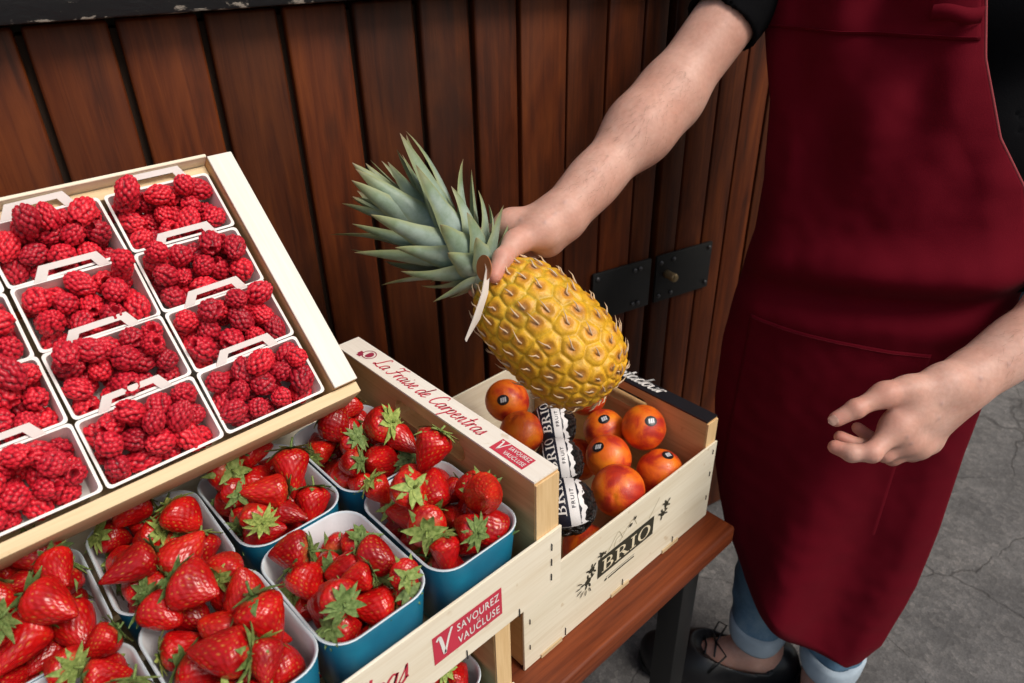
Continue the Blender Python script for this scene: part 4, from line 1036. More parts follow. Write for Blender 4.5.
# crown: about sixty channelled leaves on one stem
CT = Matrix.Translation((0, 0, BL)) @ Matrix.Rotation(R(9), 4, Vector((0.55, -0.83, 0))) @ Matrix.Translation((0, 0, -BL))
cr = random.Random(11); mb = MB(); tints = []
NL = 60; STEM = 0.085
mb.tube([(0, 0, BL - 0.006), (0, 0, BL + 0.02), (0, 0, BL + 0.06), (0, 0, BL + STEM)], [0.026, 0.020, 0.015, 0.006], 14); tints += [(0.1, 0.2, 0)] * len(mb.v)
for k in range(NL):
    f = k / (NL - 1)                         # 0 outermost / lowest
    phi = k * 2.399963 + cr.uniform(-.15, .15)
    th0 = R(70 - 60 * f ** 0.8) + cr.uniform(-.08, .08); ln_ = 0.87 * (0.052 + 0.115 * min(1, f * 1.9) * 0.92 - 0.03 * max(0, f - 0.7) / 0.3) * cr.uniform(0.86, 1.14)
    bw_ = (0.0148 + 0.0052 * min(1, f * 2.5)) * cr.uniform(0.9, 1.1) * (1 if f < 0.85 else 0.7)
    curl = cr.uniform(-0.55, 0.45) * (1 if f < 0.75 else 0.5)
    hz = BL + 0.002 + STEM * (f ** 1.25) * 0.95; r0 = 0.020 * (1 - 0.8 * f)
    pos = Vector((r0, 0, hz)); th = th0; ns = 13; th_prev = th0; side = cr.uniform(-.12, .12)
    gtone = cr.uniform(0.1, 0.75); rows_ = []; rowt = []
    for i in range(ns + 1):
        t = i / ns
        d_ = Vector((math.sin(th), side * t, math.cos(th)))
        nr_ = Vector((-math.cos(th), 0, math.sin(th)))
        hw = bw_ * (1 - t ** 1.75) ** 0.85 * (0.86 + 0.22 * math.sin(math.pi * min(1, t * 1.7))) + 0.0003
        for s_, dep in ((-1, 0.42), (-0.55, 0.12), (0, 0), (0.55, 0.12), (1, 0.42)):
            rows_.append(pos + Vector((0, 1, 0)) * s_ * hw + nr_ * dep * hw)
            rowt.append((t, gtone if abs(s_) < 0.6 and t < 0.75 else 0.08, 1.0 if abs(s_) == 1 else 0))
        if i in (0, ns): pass
        pos = pos + d_ * (ln_ / ns); th += (curl * (0.2 + 1.9 * t ** 2.2)) / ns * 1.6 - (0.10 / ns if t < .5 else 0)
    # back side: a thick leaf
    back = []
    for i in range(ns + 1):
        for c_ in range(5):
            q = rows_[i*5+c_]; thick = 0.0016 * (1 - (i / ns) ** 2) * (1 - abs(c_ - 2) / 2.2)
            back.append(q + Vector((0.7, 0, -0.4)) * thick)
    rot = CT @ Matrix.Rotation(phi, 4, 'Z'); n = len(rows_)
    mb.add([rot @ q for q in rows_ + back], [f_ for i in range(ns) for c_ in range(4) for f_ in ((i*5+c_, (i+1)*5+c_, (i+1)*5+c_+1, i*5+c_+1), (n+i*5+c_, n+i*5+c_+1, n+(i+1)*5+c_+1, n+(i+1)*5+c_))])
    tints += rowt + rowt
crown = mb.build('crown', M_CROWN, pine, smooth=True); col_attr(crown.data, 'tint', np.array(tints))
# tag on a brown disc tied at the neck
M_TAGP = plain('tag_card', (0.74, 0.68, 0.63), 0.6); M_COPPER = plain('brown_tag_disc', (0.34, 0.12, 0.04), 0.45)
TP = [P(485, 258, .806), P(487.5, 272, .800), P(484.5, 296, .800), P(476, 322, .802), P(466, 342, .804)]
inv = PM.inverted(); mb = MB(); wdir = Vector(ray(487, 300)).normalized() * 0.75 + Vector(RR) * 0.5
half = [0.003, 0.004, 0.0068, 0.0075, 0.0025]
vs = []
for lift in (0, 1):
    for p, hw in zip(TP, half):
        for s_ in (-1, 0, 1): vs.append(inv @ (Vector(p) + wdir * hw * s_ + Vector(UU) * 0.003 * (abs(s_)) + Vector(RR) * 0.0007 * lift))
fs = [f_ for i in range(4) for c_ in range(2) for f_ in ((i*3+c_, i*3+c_+1, (i+1)*3+c_+1, (i+1)*3+c_), (15+i*3+c_, 15+(i+1)*3+c_, 15+(i+1)*3+c_+1, 15+i*3+c_+1))]
mb.add(vs, fs); 
tg = mb.build('paper_tag', M_TAGP, pine, smooth=True)
c0 = Vector(P(484, 268, .803)); nrmd = (-Vector(ray(485, 268)).normalized() * 0.62 - Vector(RR) * 0.78).normalized(); u_ = nrmd.cross(Vector(UU)).normalized(); v2 = u_.cross(nrmd)
mb = MB(); q = [(0.0135*math.cos(a), 0.0145*math.sin(a)) for a in np.linspace(0, 2*math.pi, 25)[:-1]]
mb.prism(q, -0.0006, 0.0006, M=inv @ (Matrix.Translation(c0) @ Matrix((u_, v2, nrmd)).transposed().to_4x4()))
mb.build('tag_disc', M_COPPER, tg)

# ------------------------------------------------------------------ the fruit seller
def m_skin():
    m, nt, b = newmat('skin'); v = coords(nt); n = noise(nt, v, 16, 4, 0.6); n2 = noise(nt, v, 170, 3, 0.6); n3 = noise(nt, v, 60, 3)
    c = ramp(nt, n, [(0.28, (0.55, 0.29, 0.222)), (0.5, (0.61, 0.345, 0.272)), (0.72, (0.67, 0.415, 0.34))])
    c = mixc(nt, 0.5, c, ramp(nt, n2, [(0.3, (0.85, 0.80, 0.78)), (0.7, (1.06, 1.06, 1.06))]), 'MULTIPLY')
    c = mixc(nt, ramp(nt, n3, [(0.60, (0, 0, 0)), (0.85, (0.22, 0.22, 0.22))]), c, (0.55, 0.22, 0.17))
    at = N(nt, 'Attribute'); at.attribute_name = 'flush'; sp = N(nt, 'SeparateColor'); L(nt, at.outputs['Color'], sp.inputs[0])
    c = mixc(nt, math_(nt, 'MULTIPLY', sp.outputs['Red'], 0.75), c, (0.60, 0.215, 0.165))      # redder skin over the joints and fingertips
    c = mixc(nt, math_(nt, 'MULTIPLY', sp.outputs['Green'], 0.35), c, (0.36, 0.26, 0.27))    # veins
    L(nt, c, b.inputs['Base Color']); b.inputs['Roughness'].default_value = 0.5; b.inputs['Specular IOR Level'].default_value = 0.35
    b.inputs['Subsurface Weight'].default_value = 0.25; b.inputs['Subsurface Scale'].default_value = 0.006; b.inputs['Subsurface Radius'].default_value = (1.0, 0.35, 0.2)
    bump(nt, b, math_(nt, 'ADD', n2, math_(nt, 'MULTIPLY', n3, 0.8)), 0.22, 0.0015); return m
M_SKIN = m_skin(); M_NAIL = plain('fingernail', (0.76, 0.46, 0.37), 0.4, spec=0.25)
Fv = np.array([-.953, -.302, 0]); Fv /= np.linalg.norm(Fv); Rv = np.array([Fv[1], -Fv[0], 0]); SC = 0.03
GZ = ([.2, .6, .85, 1.2, 1.35, 1.5], [-.90, -.95, -.985, -1.04, -1.06, -1.08])
def G(z): return float(np.interp(z, *GZ))
def B(s, back, z): return Fv * (G(z) - back) + Rv * (s + SC) + np.array([0, 0, z])
SR = P(800, -82, .99); ER = P(668, 98, .965); WRr = P(561, 217, .895)
SLs = B(-0.19, 0.14, 1.36); EL = P(1125, 268, .90); WL = P(967, 381, .872)
torso = [(B(-.10, .15, .88), B(.045, .15, .88), .105, .100), (B(-.09, .14, 1.02), B(.02, .14, 1.02), .098, .095), (B(-.10, .15, 1.18), B(.03, .15, 1.18), .102, .100),
         (B(-.13, .15, 1.33), B(.06, .16, 1.28), .075, .075), (B(-.02, .15, 1.34), B(.00, .14, 1.50), .065, .056), (SLs, B(-.08, .15, 1.34), .055, .07), (SR, B(.05, .16, 1.28), .052, .07)]
HIPR, KNR, ANR = B(.050, .17, .86), B(.040, .135, .50), np.array([.925, .352, .085]); HIPL, KNL, ANL = B(-.10, .17, .86), B(-.095, .15, .50), np.array([.958, .228, .085])
legs = [(HIPR, KNR, .085, .058), (KNR, ANR, .056, .036), (HIPL, KNL, .085, .058), (KNL, ANL, .056, .036)]
TOED = {0: np.array([-.60, .80, 0]), 1: np.array([-.93, -.20, 0])}
def foot(an, td):
    td = td / np.linalg.norm(td); s = np.array([-td[1], td[0], 0]); q = lambda a, b_, z: np.array([an[0], an[1], 0]) + td*a + s*b_ + np.array([0, 0, z])
    return [(q(-.045, 0, .045), q(-.02, 0, .09), .030, .034), (q(-.045, 0, .042), q(.08, 0, .045), .028, .026), (q(0, 0, .085), q(.10, 0, .05), .032, .022), (q(.08, -.015, .036), q(.16, -.02, .03), .024, .016), (q(.08, .02, .036), q(.145, .025, .03), .022, .015)]
hd = B(.02, .09, 1.62)
head = [(hd + np.array([0, 0, .045]), hd + np.array([0, 0, .05]) - Fv * .035, .079, .082), (hd + Fv * .03 - np.array([0, 0, .06]), hd + Fv * .04 - np.array([0, 0, .075]), .052, .045), (B(.0, .14, 1.48), hd - np.array([0, 0, .03]), .056, .058)]
nose = [(hd + Fv * .083 + np.array([0, 0, .02]), hd + Fv * .108 - np.array([0, 0, .018]), .008, .013)]
lips = [(hd + Fv * .086 - np.array([0, 0, .048]) + Rv * .018, hd + Fv * .086 - np.array([0, 0, .048]) - Rv * .018, .008, .008)]
ears = [(hd + Rv * s_ * .083 + np.array([0, 0, .02]), hd + Rv * s_ * .085 - np.array([0, 0, .02]), .014, .010) for s_ in (-1, 1)]
allp = torso + legs + head
pts = np.array([p for a, b_, r1, r2 in allp for p in (a, b_)]); 
Fb = Field(pts.min(0) - .13, pts.max(0) + .13, .006)
Fb.lo[2] = max(Fb.lo[2], -0.01)
Fb.cones(torso + legs, .06)
for an, td in ((ANR, TOED[0]), (ANL, TOED[1])): Fb.cones(foot(an, td), .02)
Fh = Field(hd - .16, hd + .17, .004).cones(head, .05).cones(nose + ears, .012).cones(lips, .006)
def lerp(a, b_, t): return np.asarray(a) * (1 - t) + np.asarray(b_) * t
# ---- left arm: relaxed hand, thumb up, fingers curled towards the apron
def zp(x, y, d): return P(780 + x / 4.19, 320 + y / 4.19, d)
e_w = (UU * .85 + RR * .5); e_w = e_w / np.linalg.norm(e_w)
armL = [(SLs, EL, .052, .042), (EL, lerp(EL, WL, .3), .042, .043), (lerp(EL, WL, .3), lerp(EL, WL, .97), .043, .0255),
        (lerp(EL, WL, .72) + e_w*.010, WL + e_w*.012, .026, .0195), (lerp(EL, WL, .72) - e_w*.010, WL - e_w*.012, .026, .0195)]
MCi, MCm, MCr, MCp = zp(492, 445, .853), zp(528, 500, .864), zp(572, 520, .880), zp(620, 505, .896)
CMCt, MCt = zp(690, 265, .858), zp(440, 312, .846)
palmL = [(WL + e_w*.010, MCi, .020, .0135), (WL, MCm, .022, .0135), (WL - e_w*.006, MCr, .021, .013), (WL - e_w*.014, MCp, .020, .0125),
         (WL + e_w*.014, CMCt, .020, .0185), (CMCt, MCt, .0185, .0128), (CMCt, MCi, .017, .012), (MCi, MCm, .0125, .0125), (MCm, MCr, .0125, .012), (MCr, MCp, .012, .0115), (lerp(CMCt, MCt, .6), lerp(WL, MCi, .75), .012, .012)]
fingL = [
  [(MCt, zp(318, 372, .842), .0122, .0105), (zp(318, 372, .842), zp(236, 416, .846), .0108, .0092)],
  [(MCi, zp(384, 556, .842), .0130, .0110), (zp(384, 556, .842), zp(300, 558, .847), .0110, .0100), (zp(300, 558, .847), zp(230, 532, .857), .0100, .0086)],
  [(MCm, zp(440, 560, .864), .0122, .0100), (zp(440, 560, .864), zp(335, 530, .868), .0100, .0090), (zp(335, 530, .868), zp(252, 490, .874), .0090, .0078)],
  [(MCr, zp(470, 575, .876), .0115, .0095), (zp(470, 575, .876), zp(400, 510, .884), .0095, .0086), (zp(400, 510, .884), zp(325, 452, .888), .0086, .0074)],
  [(MCp, zp(545, 560, .896), .0105, .0085), (zp(545, 560, .896), zp(480, 500, .900), .0085, .0076), (zp(480, 500, .900), zp(430, 450, .902), .0076, .0066)]]
def build_arm(arm, palm, fings, extra=(), res=.002):
    prims = list(arm) + list(palm) + [c for f in fings for c in f]
    pts = np.array([p for a, b_, r1, r2 in prims for p in (a, b_)])
    Fp = Field(pts.min(0) - .06, pts.max(0) + .06, res)
    Fp.cones(arm[:1], .02).cones(arm[1:3], .035).cones(arm[3:], .02).cones(palm, .016)
    out = Fp.copy()
    for f in fings:
        ff = Fp.copy(); ff.cones(f[:1], .013)
        tmp = Fp.copy(); tmp.F[:] = 0.1
        tmp.cones(f, .0035)
        # small knuckle swellings
        for a, b_, r1, r2 in f[1:]: tmp.cones([(a, a, r1 * 1.05, r1 * 1.05)], .004)
        ff.F = smin(Fp.F, tmp.F, .015); out.F = smin(out.F, ff.F, .0016)
    return out.mesh()
VL, QL = build_arm(armL, palmL, fingL)
# ---- right arm: hand closed round the pineapple's neck, thumb in front
a_w = (UU * .75 - RR * .66); a_w = (UU * .72 - RR * -.69); a_w = a_w / np.linalg.norm(a_w)
armR = [(SR, ER, .047, .039), (ER, lerp(ER, WRr, .28), .0385, .0385), (lerp(ER, WRr, .28), lerp(ER, WRr, .97), .0385, .0245),
        (lerp(ER, WRr, .70) + a_w*.009, WRr + a_w*.010, .026, .0195), (lerp(ER, WRr, .70) - a_w*.009, WRr - a_w*.010, .026, .0195)]
rMi, rMm, rMr, rMp = P(511, 224, .892), P(514, 230, .914), P(521, 238, .932), P(530, 246, .944)
rCt, rMt = P(543, 231, .876), P(516, 242, .858)
palmR = [(WRr + a_w*.008, rMi, .021, .0135), (WRr, rMm, .022, .0135), (WRr, rMr, .021, .013), (WRr - a_w*.008, rMp, .020, .0125), (WRr, rCt, .022, .0185), (rCt, rMt, .0185, .0130),
         (rCt, rMi, .016, .0125), (WRr - a_w*.006, P(547, 241, .897), .020, .0155), (P(547, 241, .897), rMp, .0145, .012), (rMi, rMm, .0125, .0125), (rMm, rMr, .0125, .012), (rMr, rMp, .012, .0115)]
rTi = P(503, 258, .832)
fingR = [
  [(rMt, rTi, .0125, .0112), (rTi, P(494.5, 276, .818), .0112, .0092)],
  [(rMi, P(484, 236, .910), .0125, .0102), (P(484, 236, .910), P(467, 258, .900), .0102, .0092), (P(467, 258, .900), P(470, 279, .874), .0092, .0080)],
  [(rMm, P(488, 243, .926), .0122, .0100), (P(488, 243, .926), P(469, 272, .912), .0100, .0090), (P(469, 272, .912), P(474, 291, .882), .0090, .0078)],
  [(rMr, P(497, 254, .936), .0115, .0095), (P(497, 254, .936), P(480, 283, .918), .0095, .0086), (P(480, 283, .918), P(482, 300, .895), .0086, .0074)],
  [(rMp, P(510, 264, .944), .0105, .0085), (P(510, 264, .944), P(496, 288, .930), .0085, .0076), (P(496, 288, .930), P(495, 302, .912), .0076, .0066)]]
VR, QR = build_arm(armR, palmR, fingR)
vs = []; qs = []; off = 0
for V, Q in (Fb.mesh(), Fh.mesh(), (VL, QL), (VR, QR)):
    vs.append(V); qs.append(Q + off); off += len(V)
body_o = np_mesh('person', np.concatenate(vs), np.concatenate(qs), M_SKIN)
md = body_o.modifiers.new('r', 'REMESH'); md.mode = 'VOXEL'; md.voxel_size = 0.0022; md.use_smooth_shade = True
md2 = body_o.modifiers.new('s', 'SMOOTH'); md2.factor = 0.5; md2.iterations = 3
bake(body_o)
bm = bmesh.new(); bm.from_mesh(body_o.data); bm.verts.ensure_lookup_table(); seen = np.zeros(len(bm.verts), bool); comps = []
for v0 in bm.verts:
    if seen[v0.index]: continue
    st_ = [v0]; seen[v0.index] = True; comp = []
    while st_:
        q_ = st_.pop(); comp.append(q_)
        for e_ in q_.link_edges:
            o_ = e_.other_vert(q_)
            if not seen[o_.index]: seen[o_.index] = True; st_.append(o_)
    comps.append(comp)
comps.sort(key=len)
for c_ in comps[:-1]: bmesh.ops.delete(bm, geom=c_, context='VERTS')
bm.to_mesh(body_o.data); bm.free()
person = body_o
BV = np.empty(len(body_o.data.vertices) * 3); body_o.data.vertices.foreach_get('co', BV); BV = BV.reshape(-1, 3)
BN = np.empty(len(body_o.data.vertices) * 3); body_o.data.vertices.foreach_get('normal', BN); BN = BN.reshape(-1, 3)
fl_ = np.zeros(len(BV)); ve_ = np.zeros(len(BV))
for fg, mc in ((fingL, (MCt, MCi, MCm, MCr, MCp)), (fingR, (rMt, rMi, rMm, rMr, rMp))):
    for f, m0 in zip(fg, mc):
        for q_, sg, am in [(m0, .011, .7), (f[0][1], .009, .8), (f[-1][1], .010, 1.0)]:
            d2_ = ((BV - q_) ** 2).sum(1); fl_ = np.maximum(fl_, am * np.exp(-d2_ / (2 * sg * sg)))
veins = [[WL + e_w*.004, lerp(WL, MCi, .5) + e_w*.004, lerp(MCi, MCm, .5)], [WL - e_w*.010, lerp(WL, MCm, .55) - e_w*.003, MCm], [lerp(EL, WL, .5) + e_w*.01, lerp(EL, WL, .8) - e_w*.006, WL + e_w*.008],
         [lerp(ER, WRr, .35), lerp(ER, WRr, .7) + a_w*.008, WRr, lerp(WRr, rMi, .7)], [lerp(ER, WRr, .55) - a_w*.015, lerp(ER, WRr, .9) - a_w*.004, lerp(WRr, rCt, .6)]]
vdisp = np.zeros(len(BV))
for vn in veins:
    for a_, b_ in zip(vn[:-1], vn[1:]):
        ab = b_ - a_; h_ = np.clip(((BV - a_) @ ab) / (ab @ ab), 0, 1); pr_ = BV - a_ - h_[:, None] * ab
        vw = -ray(700, 300) / np.linalg.norm(ray(700, 300)); side_ = pr_ - (pr_ @ vw)[:, None] * vw
        facing = (BN @ vw) > .2; near = ((pr_ ** 2).sum(1) < .045 ** 2) & facing
        g2 = np.exp(-(side_ ** 2).sum(1) / (2 * .0017 ** 2)) * near; ve_ = np.maximum(ve_, g2); vdisp = np.maximum(vdisp, g2 * .0007)
BV = BV + BN * vdisp[:, None]; body_o.data.vertices.foreach_set('co', BV.ravel())
col_attr(body_o.data, 'flush', np.stack([np.clip(fl_, 0, 1), ve_, 0 * ve_], 1)); body_o.data.update()
# short hairs on the forearms
hr = np.random.default_rng(21); mb = MB()
for a_, b_, cnt in ((ER, WRr, 1100), (EL, WL, 700)):
    ab = b_ - a_; h_ = ((BV - a_) @ ab) / (ab @ ab); d2_ = np.linalg.norm(BV - a_ - np.clip(h_, 0, 1)[:, None] * ab, axis=1)
    ok = np.where((h_ > -.05) & (h_ < .93) & (d2_ < .06))[0]
    for i_ in hr.choice(ok, cnt):
        p_, n_ = BV[i_], BN[i_]; t_ = ab / np.linalg.norm(ab) + hr.normal(0, .35, 3); t_ = t_ - n_ * (t_ @ n_); t_ /= np.linalg.norm(t_)
        l_ = hr.uniform(.006, .013); w__ = np.cross(n_, t_) * .00010
        m_ = p_ + t_ * l_ * .5 + n_ * l_ * .28; e_ = p_ + t_ * l_ + n_ * l_ * .30
        mb.add([p_ - w__, p_ + w__, m_ + w__ * .8, m_ - w__ * .8, e_], [(0, 1, 2, 3), (3, 2, 4)])
mb.build('arm_hair', plain('brown_arm_hair', (0.20, 0.11, 0.065), 0.6), person)
tag(person, 'person in a dark red apron and black t-shirt holding the pineapple', 'person')
def nail(c, tipdir, up_, w_, l_, r_):
    z = Vector(up_).normalized(); x = Vector(tipdir); x = (x - z * x.dot(z)).normalized(); y = z.cross(x); mb = MB(); vs = []; n = 8
    for i in range(n + 1):
        for j in range(7):
            a = (j / 6 - .5) * 1.75; t = i / n - .5; sq = math.sqrt(max(0, 1 - (abs(2*t)) ** 4)) * .98 + .02
            vs.append(Vector(c) + x * t * l_ + y * math.sin(a * sq) * w_ / 1.55 + z * (math.cos(a * sq) * r_ - (.0008 if t > .3 else 0)))
    mb.add(vs, [(i*7+j, i*7+j+1, (i+1)*7+j+1, (i+1)*7+j) for i in range(n) for j in range(6)]); return mb.build('fingernail', M_NAIL, person, smooth=True)
v_ = lambda px, py: -Vector(ray(px, py)).normalized()
tl = Vector(zp(236, 416, .846)); td_ = (tl - Vector(zp(318, 372, .842))).normalized()
nail(tl + td_ * .0015, td_, v_(835, 418) * .9 + Vector(UU) * -.05 - Vector(RR) * .35, .0115, .0125, .0089)

# ---- hair and eyes
M_HAIR = plain('dark_brown_hair', (0.035, 0.020, 0.012), 0.6, bumps=(90, 0.6)); M_EYE = plain('eye_white', (0.75, 0.73, 0.70), 0.2); M_IRIS = plain('brown_iris', (0.06, 0.03, 0.015), 0.2)
hf = Field(hd - .17, hd + .19, .005).cones([(hd + np.array([0, 0, .055]) - Fv * .005, hd + np.array([0, 0, .04]) - Fv * .045, .086, .089), (hd - Fv * .06, hd - Fv * .06 - np.array([0, 0, .05]), .07, .05)], .03)
g_ = np.meshgrid(*[hf.lo[i] + hf.res * np.arange(hf.n[i]) for i in range(3)], indexing='ij'); GX = np.stack(g_, -1)
face = (GX - (hd + Fv * .035 + np.array([0, 0, .045]))) @ (Fv * .9 - np.array([0, 0, .42])); hf.F = np.maximum(hf.F, (face * .9).astype(np.float32))
np_mesh('hair', *hf.mesh(), M_HAIR, person)
for s_ in (-1, 1):
    c = hd + Fv * .076 + Rv * s_ * .032 + np.array([0, 0, .022])
    V, Fc = ico(3); e = np_mesh('eye', V * .0125 + c, Fc, M_EYE, person)
    np_mesh('iris', V * np.array([.006, .006, .006]) + c + Fv * .0085, Fc, M_IRIS, e)

# ---- black t-shirt: the torso let out by a centimetre, hollow at the hems
M_SHIRT = plain('black_cotton', (0.005, 0.005, 0.006), 0.9, spec=0.05, bumps=(500, 0.3))
inf = lambda ps, d: [(a, b_, r1 + d, r2 + d) for a, b_, r1, r2 in ps]
sleeveR = (SR, lerp(SR, ER, .64), .058, .052); sleeveL = (SLs, lerp(SLs, EL, .62), .063, .057)
ps = inf(torso[:4] + torso[5:], .016) + [sleeveR, sleeveL]
pts = np.array([p for a, b_, r1, r2 in ps for p in (a, b_)])
fs_ = Field(pts.min(0) - .14, pts.max(0) + .14, .0045).cones(ps, .05)
g_ = np.meshgrid(*[fs_.lo[i] + fs_.res * np.arange(fs_.n[i]) for i in range(3)], indexing='ij'); GX = np.stack(g_, -1).astype(np.float32)
inner = fs_.copy(); inner.F = fs_.F + .007
def halfspace(p, n): n = np.asarray(n) / np.linalg.norm(n); return ((GX - np.asarray(p, np.float32)) @ n.astype(np.float32)).astype(np.float32)
hemR = P(723, 27, .975); dR_ = (ER - SR); dR_ = dR_ / np.linalg.norm(dR_) * .95 + UU * -.10
cutR = halfspace(hemR, dR_); cutL = halfspace(lerp(SLs, EL, .54), EL - SLs)
nearR = np.linalg.norm(GX - hemR, axis=-1) - .12; nearL = np.linalg.norm(GX - lerp(SLs, EL, .56), axis=-1) - .085
fs_.F = np.maximum(fs_.F, -inner.F); fs_.F = np.maximum(fs_.F, np.where(nearR < 0, cutR, -1)); fs_.F = np.maximum(fs_.F, np.where(nearL < 0, cutL, -1))
fs_.F = np.maximum(fs_.F, halfspace(B(0, .14, .86), (0, 0, -1))); fs_.F = np.maximum(fs_.F, halfspace(B(0, .14, 1.455), (0, 0, 1)))
V, Q = fs_.mesh()
V = np.array([v + 0.004 * np.array(mnoise.noise_vector(Vector(v) * 9)) for v in V])
sh = np_mesh('tshirt', V, Q, M_SHIRT, person); md = sh.modifiers.new('s', 'SMOOTH'); md.factor = .5; md.iterations = 4; bake(sh)

# ---- jeans with turned-up cuffs
def m_denim():
    m, nt, b = newmat('washed_denim'); v = coords(nt); n = noise(nt, v, 10, 5, .6); n2 = noise(nt, coords(nt, (300, 300, 60)), 3, 2)
    c = ramp(nt, n, [(0.3, (0.055, 0.12, 0.20)), (0.55, (0.13, 0.22, 0.32)), (0.75, (0.28, 0.38, 0.46))])
    L(nt, mixc(nt, 0.5, c, ramp(nt, n2, [(0.3, (0.75, 0.75, 0.75)), (0.7, (1.1, 1.1, 1.1))]), 'MULTIPLY'), b.inputs['Base Color']); b.inputs['Roughness'].default_value = 0.9; b.inputs['Specular IOR Level'].default_value = .15
    bump(nt, b, n2, .3, .001); return m
M_DENIM = m_denim(); M_CUFF = plain('pale_denim_cuff', (0.36, 0.44, 0.52), 0.9, spec=.15, bumps=(300, .4))
def kn(a, b_, t): return lerp(a, b_, t)
jl = [(HIPR, KNR, .098, .074), (KNR, kn(KNR, ANR, .86), .066, .050), (HIPL, KNL, .098, .074), (KNL, kn(KNL, ANL, .86), .066, .050), (HIPR, HIPL, .115, .115)]
pts = np.array([p for a, b_, r1, r2 in jl for p in (a, b_)]); fj = Field(pts.min(0) - .14, pts.max(0) + .14, .006).cones(jl, .03)
g_ = np.meshgrid(*[fj.lo[i] + fj.res * np.arange(fj.n[i]) for i in range(3)], indexing='ij'); GX = np.stack(g_, -1).astype(np.float32)
fj.F = np.maximum(fj.F, halfspace((0, 0, .145), (0, 0, -1)))
V, Q = fj.mesh(); V = np.array([v + .009 * np.array(mnoise.noise_vector(Vector(v) * Vector((9, 9, 17)))) + .004 * np.array(mnoise.noise_vector(Vector(v) * 34)) for v in V])
je = np_mesh('jeans', V, Q, M_DENIM, person); md = je.modifiers.new('s', 'SMOOTH'); md.iterations = 2; bake(je)
for a, b_ in ((KNR, ANR), (KNL, ANL)):
    mb = MB(); vs = []; n = 40; prf = [(.000, .046), (-.001, .053), (.005, .0555), (.030, .0575), (.037, .0555), (.0365, .048)]
    dd = (a - b_) / np.linalg.norm(a - b_); base = kn(b_, a, .10)
    for h_, r_ in prf:
        for j in range(n):
            an = 2*math.pi*j/n; rr = r_ * (1 + .05 * math.sin(2*an + 1) + .02 * math.sin(5*an + h_*40)); vs.append(base + dd * (h_ + .003 * math.sin(3*an)) + np.array([math.cos(an), math.sin(an), 0]) * rr)
    mb.add(vs, [(i*n+j, i*n+(j+1) % n, (i+1)*n+(j+1) % n, (i+1)*n+j) for i in range(len(prf)-1) for j in range(n)]); mb.build('cuff', M_CUFF, person, smooth=True)

# ---- low black lace-up shoes
M_SHOE = plain('black_leather', (0.010, 0.010, 0.012), 0.4, bumps=(60, .2)); M_SOLE = plain('black_rubber_sole', (0.014, 0.013, 0.013), 0.75)
for an, td in ((ANR, TOED[0]), (ANL, TOED[1])):
    td = td / np.linalg.norm(td); s = np.array([-td[1], td[0], 0]); q = lambda a, b_, z: np.array([an[0], an[1], 0]) + td*a + s*b_ + np.array([0, 0, z])
    pr = [(q(-.045, 0, .05), q(0, 0, .05), .038, .040), (q(0, 0, .05), q(.09, 0, .046), .040, .042), (q(.09, -.008, .044), q(.175, -.012, .036), .043, .034), (q(.09, .012, .044), q(.165, .014, .036), .040, .032), (q(-.05, 0, .05), q(-.05, 0, .075), .034, .030)]
    pts = np.array([p for a, b_, r1, r2 in pr for p in (a, b_)]); ff = Field(pts.min(0) - .07, pts.max(0) + .07, .003).cones(pr, .03)
    g_ = np.meshgrid(*[ff.lo[i] + ff.res * np.arange(ff.n[i]) for i in range(3)], indexing='ij'); GX = np.stack(g_, -1).astype(np.float32)
    hol = cone_d(GX, q(-.022, 0, .045), q(.055, 0, .060), .030, .030); hol2 = cone_d(GX, q(-.025, 0, .058), q(.075, 0, .125), .038, .052); ff.F = np.maximum(ff.F, -smin(hol, hol2, .01)); ff.F = np.maximum(ff.F, halfspace((0, 0, .018), (0, 0, -1)))
    sh_ = np_mesh('shoe', *ff.mesh(), M_SHOE, person)
    out = [(-.088, 0), (-.075, -.032), (-.03, -.040), (.05, -.043), (.12, -.052), (.18, -.046), (.212, -.015), (.205, .02), (.17, .044), (.10, .052), (.03, .043), (-.04, .040), (-.078, .030)]
    mb = MB(); M = Matrix(((td[0], s[0], 0, an[0]), (td[1], s[1], 0, an[1]), (0, 0, 1, 0), (0, 0, 0, 1))); mb.prism(out, 0.0005, .0195, M=M); mb.build('sole', M_SOLE, sh_, bevel=.004)
    mb = MB()
    for k in range(3): mb.tube([q(.072 + k*.017, -.026, .082 - k*.006), q(.070 + k*.017, 0, .092 - k*.007), q(.074 + k*.017, .026, .082 - k*.006)], .002, 6)
    mb.tube([q(.07, 0, .093), q(.05, -.03, .105), q(.06, -.055, .085), q(.075, -.02, .092)], .0018, 6); mb.tube([q(.07, 0, .093), q(.055, .035, .10), q(.085, .055, .07)], .0018, 6)
    mb.build('laces', M_SHOE, sh_, smooth=True)

